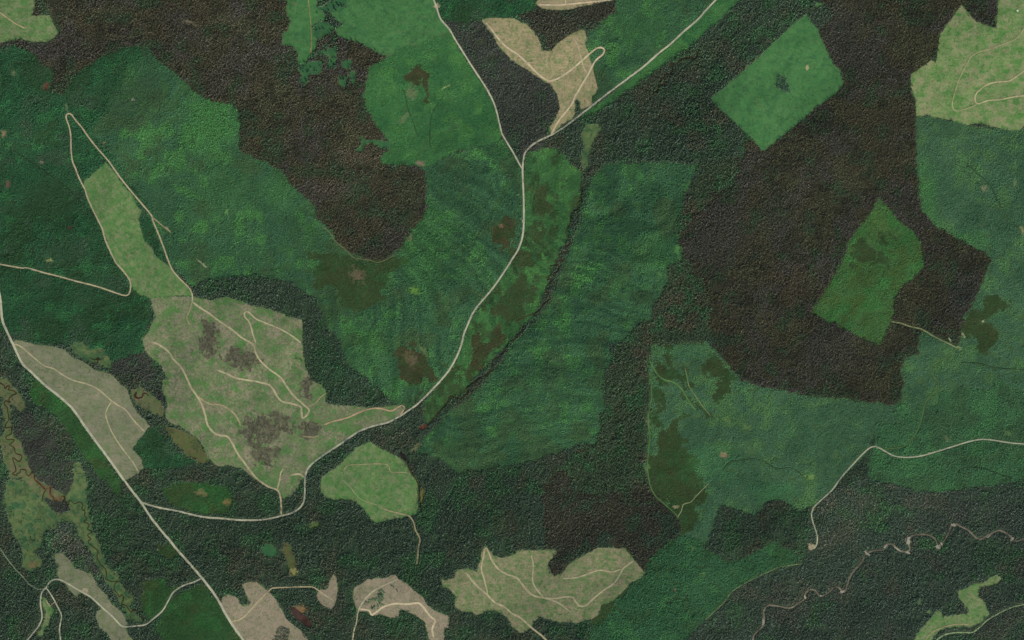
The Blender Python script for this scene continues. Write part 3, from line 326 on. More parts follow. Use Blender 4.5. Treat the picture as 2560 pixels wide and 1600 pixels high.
BARE = [  # small bare patches: photo centre (tile), radii in tile pixels, angle, colour, label, group
 ('@00 440,815', 32, 50, 0, (92, 62, 48), 'reddish brown dried pond beside the purple grey forest edge', None, 'pond_bed'),
 ('@00 125,690', 40, 28, 20, (96, 112, 76), None, 1, 0), ('@00 635,1020', 14, 45, 0, (96, 108, 76), None, 1, 0),
 ('@00 40,1270', 28, 34, 0, (128, 112, 84), None, 1, 0), ('@00 1260,945', 22, 16, 0, (150, 140, 124), None, 1, 0), ('@00 985,1355', 16, 16, 0, (130, 104, 80), None, 1, 0),
 ('@00 1790,215', 70, 22, 15, (104, 94, 74), None, 1, 0),
 ('@01 75,230', 35, 45, 0, (98, 74, 60), None, 1, 0), ('@01 400,25', 26, 30, 0, (106, 104, 84), None, 1, 0), ('@01 475,945', 34, 22, 0, (124, 132, 84), None, 1, 0),
 ('@01 655,640', 30, 20, 0, (82, 58, 40), None, 1, 0), ('@01 1575,650', 30, 14, 40, (150, 124, 98), None, 1, 0), ('@01 1905,975', 60, 11, 40, (146, 144, 112), None, 1, 0), ('@01 2150,490', 24, 34, 0, (84, 120, 62), None, 1, 0),
 ('@10 1710,55', 34, 24, 0, (150, 136, 104), None, 1, 0), ('@10 1795,820', 40, 8, -25, (122, 138, 84), None, 1, 0), ('@10 1470,870', 70, 50, 70, (86, 100, 66), None, 1, 0), ('@10 1390,1120', 60, 30, -50, (88, 106, 68), None, 1, 0),
 ('@10 515,480', 10, 30, 0, (122, 124, 78), None, 1, 0), ('@11 960,1090', 60, 95, -40, (94, 84, 62), None, 1, 0), ('@11 1560,30', 45, 36, -30, (112, 102, 80), None, 1, 0), ('@11 1455,740', 40, 18, -60, (104, 100, 72), None, 1, 0), ('@11 2320,625', 26, 20, 0, (112, 88, 64), None, 1, 0),
 ('@12 1470,370', 60, 90, -50, (86, 79, 55), None, 1, 0), ('@12 1580,290', 24, 90, -40, (84, 100, 58), None, 1, 0), ('@12 1570,1015', 45, 24, -10, (94, 56, 40), None, 1, 0), ('@12 1510,1210', 60, 22, -45, (94, 96, 66), None, 1, 0),
 ('@21 100,585', 12, 22, 0, (150, 146, 120), None, 1, 0), ('@21 1565,850', 36, 50, 20, (72, 116, 60), None, 1, 0), ('@21 1410,1090', 50, 24, 20, (74, 110, 60), None, 1, 0),
 ('@22 2005,1280', 42, 30, 30, (136, 116, 88), None, 1, 0), ('@22 2025,940', 36, 20, 10, (88, 112, 60), None, 1, 0), ('@22 2215,1020', 50, 30, 0, (80, 108, 62), None, 1, 0), ('@22 1285,970', 22, 45, -20, (92, 100, 70), None, 1, 0), ('@22 1275,1400', 28, 40, 0, (84, 104, 62), None, 1, 0),
 ('@31 2045,265', 34, 28, 20, (112, 116, 82), None, 1, 0), ('@31 2335,225', 26, 40, 0, (94, 114, 72), None, 1, 0), ('@31 2400,670', 26, 40, -20, (120, 124, 84), None, 1, 0), ('@30 480,50', 46, 22, -10, (86, 124, 70), None, 1, 0), ('@30 370,635', 14, 24, 0, (146, 140, 100), None, 1, 0),
 ('@32 1720,185', 9, 26, -30, (138, 144, 108), None, 1, 0), ('@32 1845,140', 9, 28, -30, (142, 148, 110), None, 1, 0), ('@32 2030,10', 24, 12, 20, (140, 148, 110), None, 1, 0), ('@32 1800,265', 30, 22, 30, (106, 124, 80), None, 1, 0), ('@32 160,880', 36, 14, 20, (96, 122, 68), None, 1, 0), ('@32 1700,1130', 46, 22, 30, (82, 96, 66), None, 1, 0), ('@32 2270,1070', 46, 26, 20, (78, 104, 62), None, 1, 0), ('@32 400,1480', 60, 26, 0, (94, 122, 64), None, 1, 0),
 ('@33 410,625', 32, 32, 0, (148, 134, 106), 'round tan landing where the eastern gravel road ends', None, 'landing'),
 ('@33 420,275', 12, 22, 0, (120, 112, 84), None, 1, 0), ('@33 1440,1160', 30, 40, 0, (86, 106, 70), None, 1, 0), ('@33 1530,1245', 28, 26, 0, (92, 116, 72), None, 1, 0),
 ('@03 805,1055', 32, 36, 0, (150, 140, 112), 'ringed pale log landing beside the southwestern gravel road', None, 'landing'),
 ('@23 1545,255', 30, 14, 0, (140, 132, 96), None, 1, 0), ('@23 1540,1040', 10, 26, 0, (112, 96, 74), None, 1, 0),
 ('@13 360,870', 34, 30, 0, (128, 124, 76), None, 1, 0), ('@13 430,1230', 90, 45, 0, (116, 92, 60), 'rusty brown bog fringe above the dark red pond', None, 'marsh'), ('@13 560,420', 60, 34, 0, (80, 100, 54), None, 1, 0),
 ('@13 1570,150', 16, 110, 2, (104, 96, 48), 'narrow ochre grass strip along the dark ditch', None, 'marsh'), ('@12 1340,1470', 0.1, 0.1, 0, (104, 96, 48), None, 9, 0),
 ('@03 1900,120', 60, 30, 20, (102, 94, 62), None, 1, 0), ('@03 2140,210', 50, 32, 0, (108, 96, 56), None, 1, 0), ('@03 310,800', 50, 45, 0, (96, 92, 58), None, 1, 0),
 ('@11 1500,1230', 60, 34, 10, (92, 128, 56), None, 1, 0), ('@23 1720,645', 20, 22, 0, (84, 108, 58), None, 1, 0), ('@23 1800,890', 26, 22, 0, (80, 108, 58), None, 1, 0),
]
BARS = [('@33 1330,578', 22, 40, 8), ('@33 1610,637', 26, 24, 0), ('@33 700,1057', 32, 16, -25), ('@33 352,1108', 12, 28, -20), ('@33 2310,562', 13, 38, 35), ('@33 940,700', 14, 40, -50), ('@33 1325,690', 28, 12, 20), ('@33 1760,428', 34, 14, 10),
        ('@33 1110,628', 22, 14, -40), ('@33 1215,648', 40, 9, 35), ('@33 500,1096', 14, 10, 0), ('@23 2378,1345', 15, 38, -10), ('@33 1640,605', 10, 22, -30), ('@33 2100,530', 44, 7, -35)]
PONDS = [
 ('pond', 'small black wedge-shaped pond above the dark ditch', (26, 22, 18), '@12 1370,1240 1400,1260 1425,1320 1410,1340 1370,1300 1350,1265'),
 ('pond', 'elongated dark red brown pond between the pinkish clearing and forest', (50, 34, 27), '@13 315,1195 360,1200 400,1230 450,1270 520,1330 515,1390 470,1385 430,1345 380,1320 340,1260'),
 ('pond', 'dark brown crescent pool in the teardrop bog', (44, 26, 18), '@02 1265,715 1290,675 1300,690 1290,715 1310,735 1340,725 1350,695 1370,685 1395,695 1410,715 1400,720 1385,698 1365,700 1350,735 1310,748 1285,740'),
 ('pond', 'tiny dark pool alone in the brown forest', (34, 30, 20), '@10 548,1030 575,1040 598,1060 590,1080 565,1068'),
 ('pond', 'small forked dark pool in the yellow green bog', (36, 32, 16), '@02 850,350 880,365 905,375 925,355 940,355 945,368 975,368 950,378 935,380 932,410 922,408 925,382 890,380 862,362'),
]

# ------------------------------------------------------------------ the lie of the land
TX0, TY0, TS = -3000.0, -2100.0, 12.0
tnx, tny = 501, 351
_tx, _ty = np.meshgrid(TX0 + TS * np.arange(tnx), TY0 + TS * np.arange(tny), indexing='ij')
TERR = (fbm(_tx, _ty, 900, 2, 1) - 0.5) * 120 + (fbm(_tx, _ty, 330, 2, 2) - 0.5) * 26
_dist = np.full(_tx.shape, 1e9)
for _n, _l, _w, _s in STREAMS:
    for q in catmull([P(*p) for p in trace(_s)], 60)[::2]:
        _dist = np.minimum(_dist, (_tx - q[0]) ** 2 + (_ty - q[1]) ** 2)
TERR = TERR - 34 * np.exp(-_dist / 230.0 ** 2) + (fbm(_tx, _ty, 130, 3, 9) - 0.5) * 20
TERR -= TERR.mean()

def hgt(x, y):
    u = np.clip((np.asarray(x, float) - TX0) / TS, 0, tnx - 1.001); v = np.clip((np.asarray(y, float) - TY0) / TS, 0, tny - 1.001)
    i = u.astype(int); j = v.astype(int); u = u - i; v = v - j
    return (TERR[i, j] * (1 - u) + TERR[i + 1, j] * u) * (1 - v) + (TERR[i, j + 1] * (1 - u) + TERR[i + 1, j + 1] * u) * v

# ------------------------------------------------------------------ cover map (which stand or clearing a spot belongs to)
RX0, RY0, RS = -200, -200, 2.0
rnx, rny = int((W + 400) / RS), int((H + 400) / RS)
COVER = np.zeros((rnx, rny), np.int32)

def fill(poly, val):
    p = np.array(poly); x = (p[:, 0] - RX0) / RS - 0.5; y = (p[:, 1] - RY0) / RS - 0.5
    x2, y2 = np.roll(x, -1), np.roll(y, -1)
    for j in range(max(0, int(math.floor(y.min()))), min(rny, int(math.ceil(y.max())) + 1)):
        m = (y <= j) != (y2 <= j)
        if not m.any():
            continue
        xc = np.sort(x[m] + (j - y[m]) / (y2[m] - y[m]) * (x2[m] - x[m]))
        for a, b in zip(xc[0::2], xc[1::2]):
            i0, i1 = max(0, int(math.ceil(a))), min(rnx, int(math.floor(b)) + 1)
            if i1 > i0:
                COVER[i0:i1, j] = val

K_OVER = next(i for i, s in enumerate(STANDS) if 'tree island in the diamond' in s[0])
for i, (_l, _k, _s) in enumerate(STANDS[:K_OVER]):
    if _s:
        fill(trace(_s), i)
for i, c in enumerate(CLEAR):
    fill(trace(c[3]), 1000 + i)
for i in range(K_OVER, len(STANDS)):
    fill(trace(STANDS[i][2]), i)
# ragged borders
_gx, _gy = np.meshgrid(np.arange(rnx) * RS, np.arange(rny) * RS, indexing='ij')
_wx = (fbm(_gx, _gy, 9, 3, 3) - 0.5) * 12; _wy = (fbm(_gx, _gy, 9, 3, 4) - 0.5) * 12
_bx = (fbm(_gx, _gy, 70, 5, 5) - 0.5) * 130; _by = (fbm(_gx, _gy, 70, 5, 6) - 0.5) * 130
_big = COVER[np.clip(((_gx + _bx) / RS).astype(int), 0, rnx - 1), np.clip(((_gy + _by) / RS).astype(int), 0, rny - 1)]
COVER = COVER[np.clip(((_gx + _wx) / RS).astype(int), 0, rnx - 1), np.clip(((_gy + _wy) / RS).astype(int), 0, rny - 1)]
_soft = np.zeros(2000, int)
for i, s_ in enumerate(STANDS[:K_OVER]):
    _soft[i] = {'mid': 1, 'mideast': 1, 'middark': 1, 'middark2': 1, 'midlight': 1, 'dark': 2, 'greyg': 2, 'fringe': 2, 'brown': 2, 'brown2': 2, 'grey': 2}.get(s_[1], 0)
_sm = (_soft[COVER] > 0) & (_soft[COVER] == _soft[_big])
COVER[_sm] = _big[_sm]
_mx = (fbm(_gx, _gy, 26, 5, 61) - 0.5) * 62; _my = (fbm(_gx, _gy, 26, 5, 62) - 0.5) * 62
_mid = COVER[np.clip(((_gx + _mx) / RS).astype(int), 0, rnx - 1), np.clip(((_gy + _my) / RS).astype(int), 0, rny - 1)]
_ol = np.zeros(2000, int); _pl = np.zeros(2000, int)
for i, s_ in enumerate(STANDS):
    _ol[i] = s_[1] in ('olive', 'olivebrown', 'olivegreen')
    _pl[i] = s_[1] in ('mid', 'midlight', 'midbright', 'middark', 'middark2', 'mideast', 'green', 'valley') or _ol[i]
_sm = ((_ol[COVER] + _ol[_mid]) > 0) & (_pl[COVER] * _pl[_mid] > 0)
COVER[_sm] = _mid[_sm]
NOTREE = np.zeros((rnx, rny), bool)

def stamp(pts, rad):
    """no trees within rad photograph pixels of these points"""
    k = int(math.ceil(rad / RS)) + 1
    u = (pts[:, 0] - RX0) / RS; v = (pts[:, 1] - RY0) / RS
    for a in range(-k, k + 1):
        for b in range(-k, k + 1):
            i = np.floor(u).astype(int) + a; j = np.floor(v).astype(int) + b
            ok = (np.hypot(i + 0.5 - u, j + 0.5 - v) * RS <= rad) & (i >= 0) & (j >= 0) & (i < rnx) & (j < rny)
            NOTREE[i[ok], j[ok]] = True

def near_poly_mask(poly):
    global COVER
    keep = COVER.copy()
    fill(poly, -5)
    m = COVER == -5
    COVER = keep
    return m

for n_, l_, w_, c_, s_ in ROADS:
    stamp(catmull(trace(s_), 1.0), w_ / 2 + (1.0 if w_ > 2.7 else 0.6))
for n_, l_, w_, s_ in STREAMS:
    stamp(catmull(trace(s_), 1.0), w_ / 2 + (1.5 if n_ == 'river' else 0.8))
for n_, l_, c_, s_ in PONDS:
    NOTREE |= near_poly_mask(trace(s_))

# ------------------------------------------------------------------ materials
def new_mat(name):
    m = bpy.data.materials.new(name)
    m.use_nodes = True
    nt = m.node_tree
    b = nt.nodes['Principled BSDF']
    b.inputs['Roughness'].default_value = 0.95
    b.inputs['Specular IOR Level'].default_value = 0.12
    return m, nt, b

def node(nt, typ, **kw):
    n = nt.nodes.new(typ)
    for k, v in kw.items():
        setattr(n, k, v)
    return n

def noise(nt, vec, metres, detail=3.0, rough=0.55, dist=0.0):
    n = node(nt, 'ShaderNodeTexNoise')
    n.inputs['Scale'].default_value = 1.0 / metres
    n.inputs['Detail'].default_value = detail
    n.inputs['Roughness'].default_value = rough
    n.inputs['Distortion'].default_value = dist
    nt.links.new(vec, n.inputs['Vector'])
    return n.outputs['Fac']

def ramp(nt, fac, lo, hi, a=0.0, b=1.0):
    r = node(nt, 'ShaderNodeMapRange')
    r.inputs[1].default_value, r.inputs[2].default_value = lo, hi
    r.inputs[3].default_value, r.inputs[4].default_value = a, b
    nt.links.new(fac, r.inputs[0])
    return r.outputs[0]

def mix(nt, fac, a, b, mode='MIX'):
    n = node(nt, 'ShaderNodeMix', data_type='RGBA', blend_type=mode)
    for sock, v in ((n.inputs[0], fac), (n.inputs[6], a), (n.inputs[7], b)):
        if hasattr(v, 'is_output'):
            nt.links.new(v, sock)
        elif isinstance(v, (int, float)):
            sock.default_value = v
        else:
            sock.default_value = (*v, 1.0)
    return n.outputs[2]

def gray(nt, v):
    n = node(nt, 'ShaderNodeCombineColor')
    for i in range(3):
        nt.links.new(v, n.inputs[i])
    return n.outputs[0]

def ground_mat(name, base, patches, vary=0.25, streak=None):
    """base colour with irregular patches [(colour, metres, low, high)] and fine grain"""
    m, nt, b = new_mat(name)
    pos = node(nt, 'ShaderNodeNewGeometry').outputs['Position']
    col = alb(base)
    off = 0
    for c, metres, lo, hi in patches:
        mp = node(nt, 'ShaderNodeMapping')
        off += 1
        mp.inputs['Location'].default_value = (311.0 * off, 177.0 * off, 53.0 * off)
        nt.links.new(pos, mp.inputs[0])
        col = mix(nt, ramp(nt, noise(nt, mp.outputs[0], metres, 8.0, 0.68, 0.3), lo, hi), col, alb(c))
    if streak:
        c, ang, lo, hi = streak
        mp = node(nt, 'ShaderNodeMapping')
        mp.inputs['Rotation'].default_value = (0, 0, math.radians(ang))
        mp.inputs['Scale'].default_value = (0.16, 1.0, 1.0)
        nt.links.new(pos, mp.inputs[0])
        col = mix(nt, ramp(nt, noise(nt, mp.outputs[0], 9.0, 3.0), lo, hi, 0, 0.75), col, alb(c))
    f1 = ramp(nt, noise(nt, pos, 9.0, 6.0, 0.8), 0.3, 0.7, 1 - vary, 1 + vary)
    col = mix(nt, 1.0, col, gray(nt, f1), 'MULTIPLY')
    nt.links.new(col, b.inputs['Base Color'])
    bp = node(nt, 'ShaderNodeBump')
    bp.inputs['Strength'].default_value = 0.6
    bp.inputs['Distance'].default_value = 1.2
    nt.links.new(noise(nt, pos, 4.0, 4.0, 0.6), bp.inputs['Height'])
    nt.links.new(bp.outputs[0], b.inputs['Normal'])
    return m

SURF = {
 'bright': ground_mat('bright regrowth', (60, 106, 57), [((76, 116, 66), 50, .42, .66), ((48, 90, 53), 28, .46, .66), ((104, 118, 76), 9, .58, .76), ((44, 82, 46), 8, .56, .72)], .26, ((70, 112, 62), 20, .5, .7)),
 'meadow': ground_mat('pale regrowth', (86, 117, 63), [((114, 122, 84), 50, .42, .60), ((66, 108, 53), 22, .46, .64), ((136, 131, 102), 14, .54, .72), ((60, 96, 48), 7, .56, .72)], .28, ((122, 124, 90), 60, .5, .7)),
 'tangreen': ground_mat('tan and green slash', (104, 115, 76), [((132, 122, 96), 40, .43, .60), ((78, 108, 58), 26, .46, .62), ((146, 128, 102), 10, .54, .72), ((74, 90, 54), 7, .56, .72)], .30, ((138, 124, 97), 38, .52, .70)),
 'slash': ground_mat('grey slash', (104, 113, 77), [((130, 121, 98), 70, .43, .58), ((74, 112, 56), 60, .48, .60), ((98, 92, 78), 14, .50, .66), ((70, 106, 52), 12, .50, .66), ((146, 136, 116), 7, .58, .72), ((66, 74, 50), 6, .58, .72)], .34),
 'greytan': ground_mat('grey tan slash', (108, 112, 83), [((124, 118, 96), 80, .42, .62), ((94, 107, 70), 30, .48, .66), ((84, 94, 62), 6, .58, .74)], .24, ((122, 119, 96), -40, .48, .70)),
 'tan': ground_mat('tan soil', (150, 134, 103), [((122, 126, 87), 36, .46, .66), ((166, 142, 114), 16, .50, .7)], .22),
 'pink': ground_mat('pinkish tan soil', (132, 122, 100), [((142, 126, 107), 40, .43, .60), ((106, 111, 79), 20, .50, .68), ((104, 96, 78), 7, .52, .7)], .26),
 'marsh': ground_mat('sedge', (90, 93, 61), [((104, 96, 72), 40, .45, .62), ((72, 94, 52), 24, .46, .62)], .26),
 'wetgreen': ground_mat('wet meadow', (74, 94, 55), [((92, 105, 63), 40, .43, .60), ((50, 84, 52), 44, .46, .60), ((104, 101, 70), 24, .53, .70), ((44, 70, 42), 8, .56, .70)], .26),
 'fresh': ground_mat('fresh regrowth', (90, 118, 66), [((114, 123, 84), 44, .43, .60), ((64, 110, 53), 24, .46, .64), ((132, 130, 98), 12, .58, .76), ((58, 96, 48), 7, .56, .72)], .26),
 'yellow': ground_mat('yellow green regrowth', (98, 124, 70), [((128, 129, 92), 60, .43, .57), ((74, 116, 55), 44, .47, .59), ((138, 134, 102), 16, .54, .72), ((66, 104, 50), 8, .56, .72)], .26, ((120, 132, 86), 64, .5, .7)),
 'warm': ground_mat('warm tan slash', (138, 129, 94), [((104, 120, 74), 34, .46, .62), ((158, 138, 108), 18, .47, .64), ((86, 108, 62), 12, .55, .70)], .26, ((164, 142, 112), 40, .52, .68)),
 'bog': ground_mat('bog', (80, 87, 49), [((90, 78, 51), 24, .45, .62), ((66, 90, 49), 18, .50, .66)], .26),
 'scorch': ground_mat('scorched ground', (100, 97, 76), [((76, 74, 57), 18, .42, .58), ((54, 56, 40), 8, .50, .62), ((122, 114, 94), 9, .58, .70)], .30),
 'glade': ground_mat('glade grass', (48, 88, 54), [((58, 100, 54), 30, .5, .62)], .10),
}

def road_mat(c):
    key = 'road %d %d %d' % c
    if key in bpy.data.materials:
        return bpy.data.materials[key]
    m, nt, b = new_mat(key)
    pos = node(nt, 'ShaderNodeNewGeometry').outputs['Position']
    col = mix(nt, ramp(nt, noise(nt, pos, 22, 4, .6), .42, .66), alb(c), alb(tuple(int(v * .84) for v in c)))
    f = ramp(nt, noise(nt, pos, 3, 3, .7), .3, .7, .86, 1.12)
    nt.links.new(mix(nt, 1.0, col, gray(nt, f), 'MULTIPLY'), b.inputs['Base Color'])
    return m

def water_mat(name, c, rough=0.35):
    m, nt, b = new_mat(name)
    pos = node(nt, 'ShaderNodeNewGeometry').outputs['Position']
    col = mix(nt, ramp(nt, noise(nt, pos, 30, 3), .4, .62), alb(c), alb(tuple(min(255, int(v * 1.35)) for v in c)))
    nt.links.new(col, b.inputs['Base Color'])
    b.inputs['Roughness'].default_value = rough
    b.inputs['Specular IOR Level'].default_value = 0.08
    return m

def leaf_mat():
    m, nt, b = new_mat('foliage')
    a = node(nt, 'ShaderNodeAttribute', attribute_name='colA', attribute_type='INSTANCER')
    c = node(nt, 'ShaderNodeAttribute', attribute_name='colB', attribute_type='INSTANCER')
    v = node(nt, 'ShaderNodeAttribute', attribute_name='v')
    br = node(nt, 'ShaderNodeAttribute', attribute_name='b')
    col = mix(nt, v.outputs['Fac'], a.outputs['Color'], c.outputs['Color'])
    f = ramp(nt, br.outputs['Fac'], 0, 1, .70, 1.30)
    pos = node(nt, 'ShaderNodeNewGeometry').outputs['Position']
    f2 = ramp(nt, noise(nt, pos, 1.6, 2), .3, .7, .85, 1.15)
    col = mix(nt, 1.0, mix(nt, 1.0, col, gray(nt, f), 'MULTIPLY'), gray(nt, f2), 'MULTIPLY')
    nt.links.new(col, b.inputs['Base Color'])
    return m
LEAF = leaf_mat()

def bark_mat():
    m, nt, b = new_mat('bark')
    pos = node(nt, 'ShaderNodeNewGeometry').outputs['Position']
    nt.links.new(mix(nt, noise(nt, pos, .3, 3), (.10, .07, .05), (.18, .15, .12)), b.inputs['Base Color'])
    return m
BARK = bark_mat()

def needle_mat(name, c):
    m, nt, b = new_mat(name)
    pos = node(nt, 'ShaderNodeNewGeometry').outputs['Position']
    nt.links.new(mix(nt, ramp(nt, noise(nt, pos, 1.5, 3), .35, .65), tuple(v * .75 for v in c), tuple(v * 1.25 for v in c)), b.inputs['Base Color'])
    return m

def tag(o, label=None, cat=None, group=None, kind=None):
    if label: o['label'] = label
    if cat: o['category'] = cat
    if group: o['group'] = group
    if kind: o['kind'] = kind
    return o

# ------------------------------------------------------------------ kinds of tree cover
# family, height factor, main colour, second colour, patch colours [(colour, metres, low, high, seed)], floor colour, share kept
KINDS = {
 'dark':      ('tall', 1.00, (50, 63, 51), (60, 68, 57), [((50, 73, 50), 90, .50, .70, 21), ((60, 61, 50), 120, .52, .72, 22)], (44, 60, 42), .93),
 'greyg':     ('tall', .92, (52, 65, 55), (61, 68, 61), [((52, 74, 52), 80, .52, .72, 23), ((62, 64, 56), 110, .50, .70, 24)], (46, 60, 44), .96),
 'grey':      ('tall', .85, (57, 64, 54), (64, 68, 59), [((56, 74, 54), 60, .54, .70, 25)], (52, 58, 44), .96),
 'brown':     ('pine', 1.0, (59, 57, 44), (64, 62, 48), [((63, 64, 47), 110, .46, .68, 26), ((61, 60, 54), 150, .46, .66, 27), ((48, 62, 45), 70, .53, .70, 28), ((49, 50, 39), 45, .54, .74, 57)], (46, 46, 33), .975),
 'brown2':    ('tall', .85, (54, 56, 45), (61, 61, 50), [((49, 66, 50), 80, .50, .68, 29)], (46, 46, 34), .97),
 'fringe':    ('pine', 1.2, (49, 64, 47), (56, 68, 50), [((61, 61, 48), 110, .52, .72, 30), ((46, 72, 48), 50, .54, .70, 56)], (46, 56, 36), .97),
 'island':    ('tall', 1.0, (58, 68, 62), (68, 76, 70), [], (44, 60, 44), 1.0),
 'mid':       ('young', 1.0, (53, 85, 57), (60, 93, 64), [((64, 106, 58), 60, .50, .66, 31), ((50, 80, 56), 140, .48, .68, 32), ((56, 76, 50), 110, .54, .70, 33)], (50, 82, 46), .96),
 'midlight':  ('young', .85, (60, 89, 59), (69, 100, 70), [((72, 104, 60), 70, .50, .68, 34), ((56, 85, 58), 140, .50, .68, 35)], (58, 84, 50), .97),
 'midbright': ('young', .85, (58, 88, 50), (70, 101, 60), [((56, 98, 54), 60, .48, .66, 36), ((64, 84, 46), 50, .52, .68, 37)], (56, 84, 44), .97),
 'middark':   ('young', 1.15, (45, 74, 50), (53, 82, 58), [((47, 66, 43), 140, .48, .66, 38), ((54, 90, 57), 50, .56, .72, 39), ((62, 74, 58), 90, .60, .76, 40)], (40, 64, 38), .97),
 'middark2':  ('young', 1.25, (47, 78, 51), (55, 86, 59), [((47, 72, 45), 120, .50, .68, 41), ((56, 92, 57), 60, .58, .74, 42)], (42, 68, 40), .97),
 'mideast':   ('young', 1.05, (51, 81, 55), (58, 88, 61), [((56, 90, 58), 70, .50, .68, 54), ((50, 72, 50), 110, .52, .70, 55)], (46, 74, 44), .97),
 'valley':    ('low', 1.2, (56, 96, 56), (64, 104, 62), [((52, 68, 42), 46, .46, .58, 52), ((66, 106, 58), 40, .56, .70, 53)], (52, 88, 48), .95),
 'wetscrub':  ('brush', 1.0, (46, 70, 46), (56, 78, 50), [], (80, 100, 60), .32),
 'green':     ('low', 1.2, (57, 98, 57), (66, 107, 64), [((50, 90, 55), 110, .46, .66, 43), ((70, 110, 60), 60, .54, .70, 44)], (54, 92, 50), .92),
 'olive':     ('low', 1.1, (53, 68, 41), (60, 75, 46), [((59, 66, 41), 90, .48, .66, 45), ((51, 76, 46), 40, .58, .74, 46)], (48, 60, 35), .98),
 'olivebrown':('low', 1.1, (60, 66, 42), (68, 71, 47), [((76, 72, 50), 50, .48, .66, 47), ((56, 76, 44), 40, .58, .74, 48)], (54, 58, 36), .97),
 'olivegreen':('low', 1.5, (50, 80, 45), (60, 88, 52), [((56, 96, 51), 70, .48, .66, 49), ((65, 79, 45), 60, .54, .70, 50)], (46, 74, 38), .97),
 'scorch':    ('brush', 1.0, (70, 67, 55), (84, 80, 66), [((60, 62, 48), 20, .46, .60, 51)], (92, 88, 76), .85),
 'shrub':     ('shrub', 1.0, (58, 86, 48), (72, 94, 56), [], (90, 110, 66), .55),
}
GAIN = {'dark': (2.439, 2.483, 2.21), 'greyg': (3.18, 3.084, 2.646), 'grey': (1.871, 1.678, 1.768), 'brown': (2.2, 2.12, 1.95), 'brown2': (2.2, 2.17, 2.0), 'fringe': (3.027, 2.777, 2.722), 'island': (1.75, 1.75, 1.75), 'mid': (1.798, 1.779, 1.692), 'midlight': (1.59, 1.586, 1.671), 'midbright': (1.547, 1.539, 1.288), 'middark': (1.393, 1.882, 1.553), 'middark2': (2.45, 2.529, 2.307), 'mideast': (2.43, 2.452, 2.097), 'valley': (1.323, 1.335, 1.095), 'wetscrub': (1.0, 1.0, 1.0), 'green': (1.18, 1.32, 1.125), 'olive': (1.157, 1.38, 1.017), 'olivebrown': (0.991, 1.057, 0.778), 'olivegreen': (1.183, 1.34, 1.168), 'scorch': (1.0, 1.0, 1.0), 'shrub': (1.0, 1.0, 1.0)}
KFAM = {k: v * 2 ** 1.0 for k, v in {'tall': .40, 'pine': .40, 'brush': .8, 'young': .58, 'low': .70, 'shrub': .8}.items()}

# ------------------------------------------------------------------ ground
def mesh_obj(name, verts, faces, mat, loc=(0, 0, 0), parent=None, link=True):
    me = bpy.data.meshes.new(name)
    me.from_pydata(verts, [], faces)
    me.materials.append(mat)
    o = bpy.data.objects.new(name, me)
    o.location = loc
    if link:
        COL.objects.link(o)
    if parent:
        o.parent = parent
    return o

def build_ground():
    fx = np.arange(-2960, 2961, 8.0); fy = np.arange(-2000, 2001, 8.0)
    far = np.array([300, 800, 1600, 3000, 6000, 12000, 22000.0])
    xs = np.concatenate([-2960 - far[::-1], fx, 2960 + far]); ys = np.concatenate([-2000 - far[::-1], fy, 2000 + far])
    X, Y = np.meshgrid(xs, ys, indexing='ij')
    Z = hgt(X, Y)
    nx, ny = len(xs), len(ys)
    co = np.stack([X, Y, Z], -1).reshape(-1, 3).astype(np.float32)
    i, j = np.meshgrid(np.arange(nx - 1), np.arange(ny - 1), indexing='ij')
    a = (i * ny + j).ravel()
    f = np.stack([a, a + ny, a + ny + 1, a + 1], -1).astype(np.int32)
    me = bpy.data.meshes.new('ground')
    me.vertices.add(len(co)); me.vertices.foreach_set('co', co.ravel())
    me.loops.add(f.size); me.loops.foreach_set('vertex_index', f.ravel())
    me.polygons.add(len(f))
    me.polygons.foreach_set('loop_start', np.arange(0, f.size, 4, dtype=np.int32))
    me.update(calc_edges=True)
    me.shade_smooth()
    # vegetation colour of the forest floor
    lut = {}
    px = X / M + W / 2; py = H / 2 - Y / M
    ci = COVER[np.clip(((px - RX0) / RS).astype(int), 0, rnx - 1), np.clip(((py - RY0) / RS).astype(int), 0, rny - 1)]
    tab = np.array([alb(KINDS[s[1]][5]) for s in STANDS])
    cl = np.array(alb((84, 104, 66)))
    c = np.where((ci >= 1000)[..., None], cl, tab[np.clip(ci, 0, len(STANDS) - 1)])
    n1 = 0.82 + 0.36 * fbm(X, Y, 45, 3, 8)
    c = c * n1[..., None]
    rgba = np.concatenate([c, np.ones(c.shape[:2] + (1,))], -1).reshape(-1, 4).astype(np.float32)
    at = me.color_attributes.new('floor', 'FLOAT_COLOR', 'POINT')
    at.data.foreach_set('color', rgba.ravel())
    m, nt, b = new_mat('forest floor')
    fl = node(nt, 'ShaderNodeAttribute', attribute_name='floor')
    pos = node(nt, 'ShaderNodeNewGeometry').outputs['Position']
    f1 = ramp(nt, noise(nt, pos, 6, 4, .65), .3, .7, .72, 1.28)
    f2 = ramp(nt, noise(nt, pos, 60, 3, .6), .35, .65, .88, 1.12)
    col = mix(nt, 1.0, mix(nt, 1.0, fl.outputs['Color'], gray(nt, f1), 'MULTIPLY'), gray(nt, f2), 'MULTIPLY')
    nt.links.new(col, b.inputs['Base Color'])
    me.materials.append(m)
    o = bpy.data.objects.new('ground', me)
    COL.objects.link(o)
    tag(o, 'rolling green and brown forest floor under the trees', 'ground', None, 'structure')
build_ground()

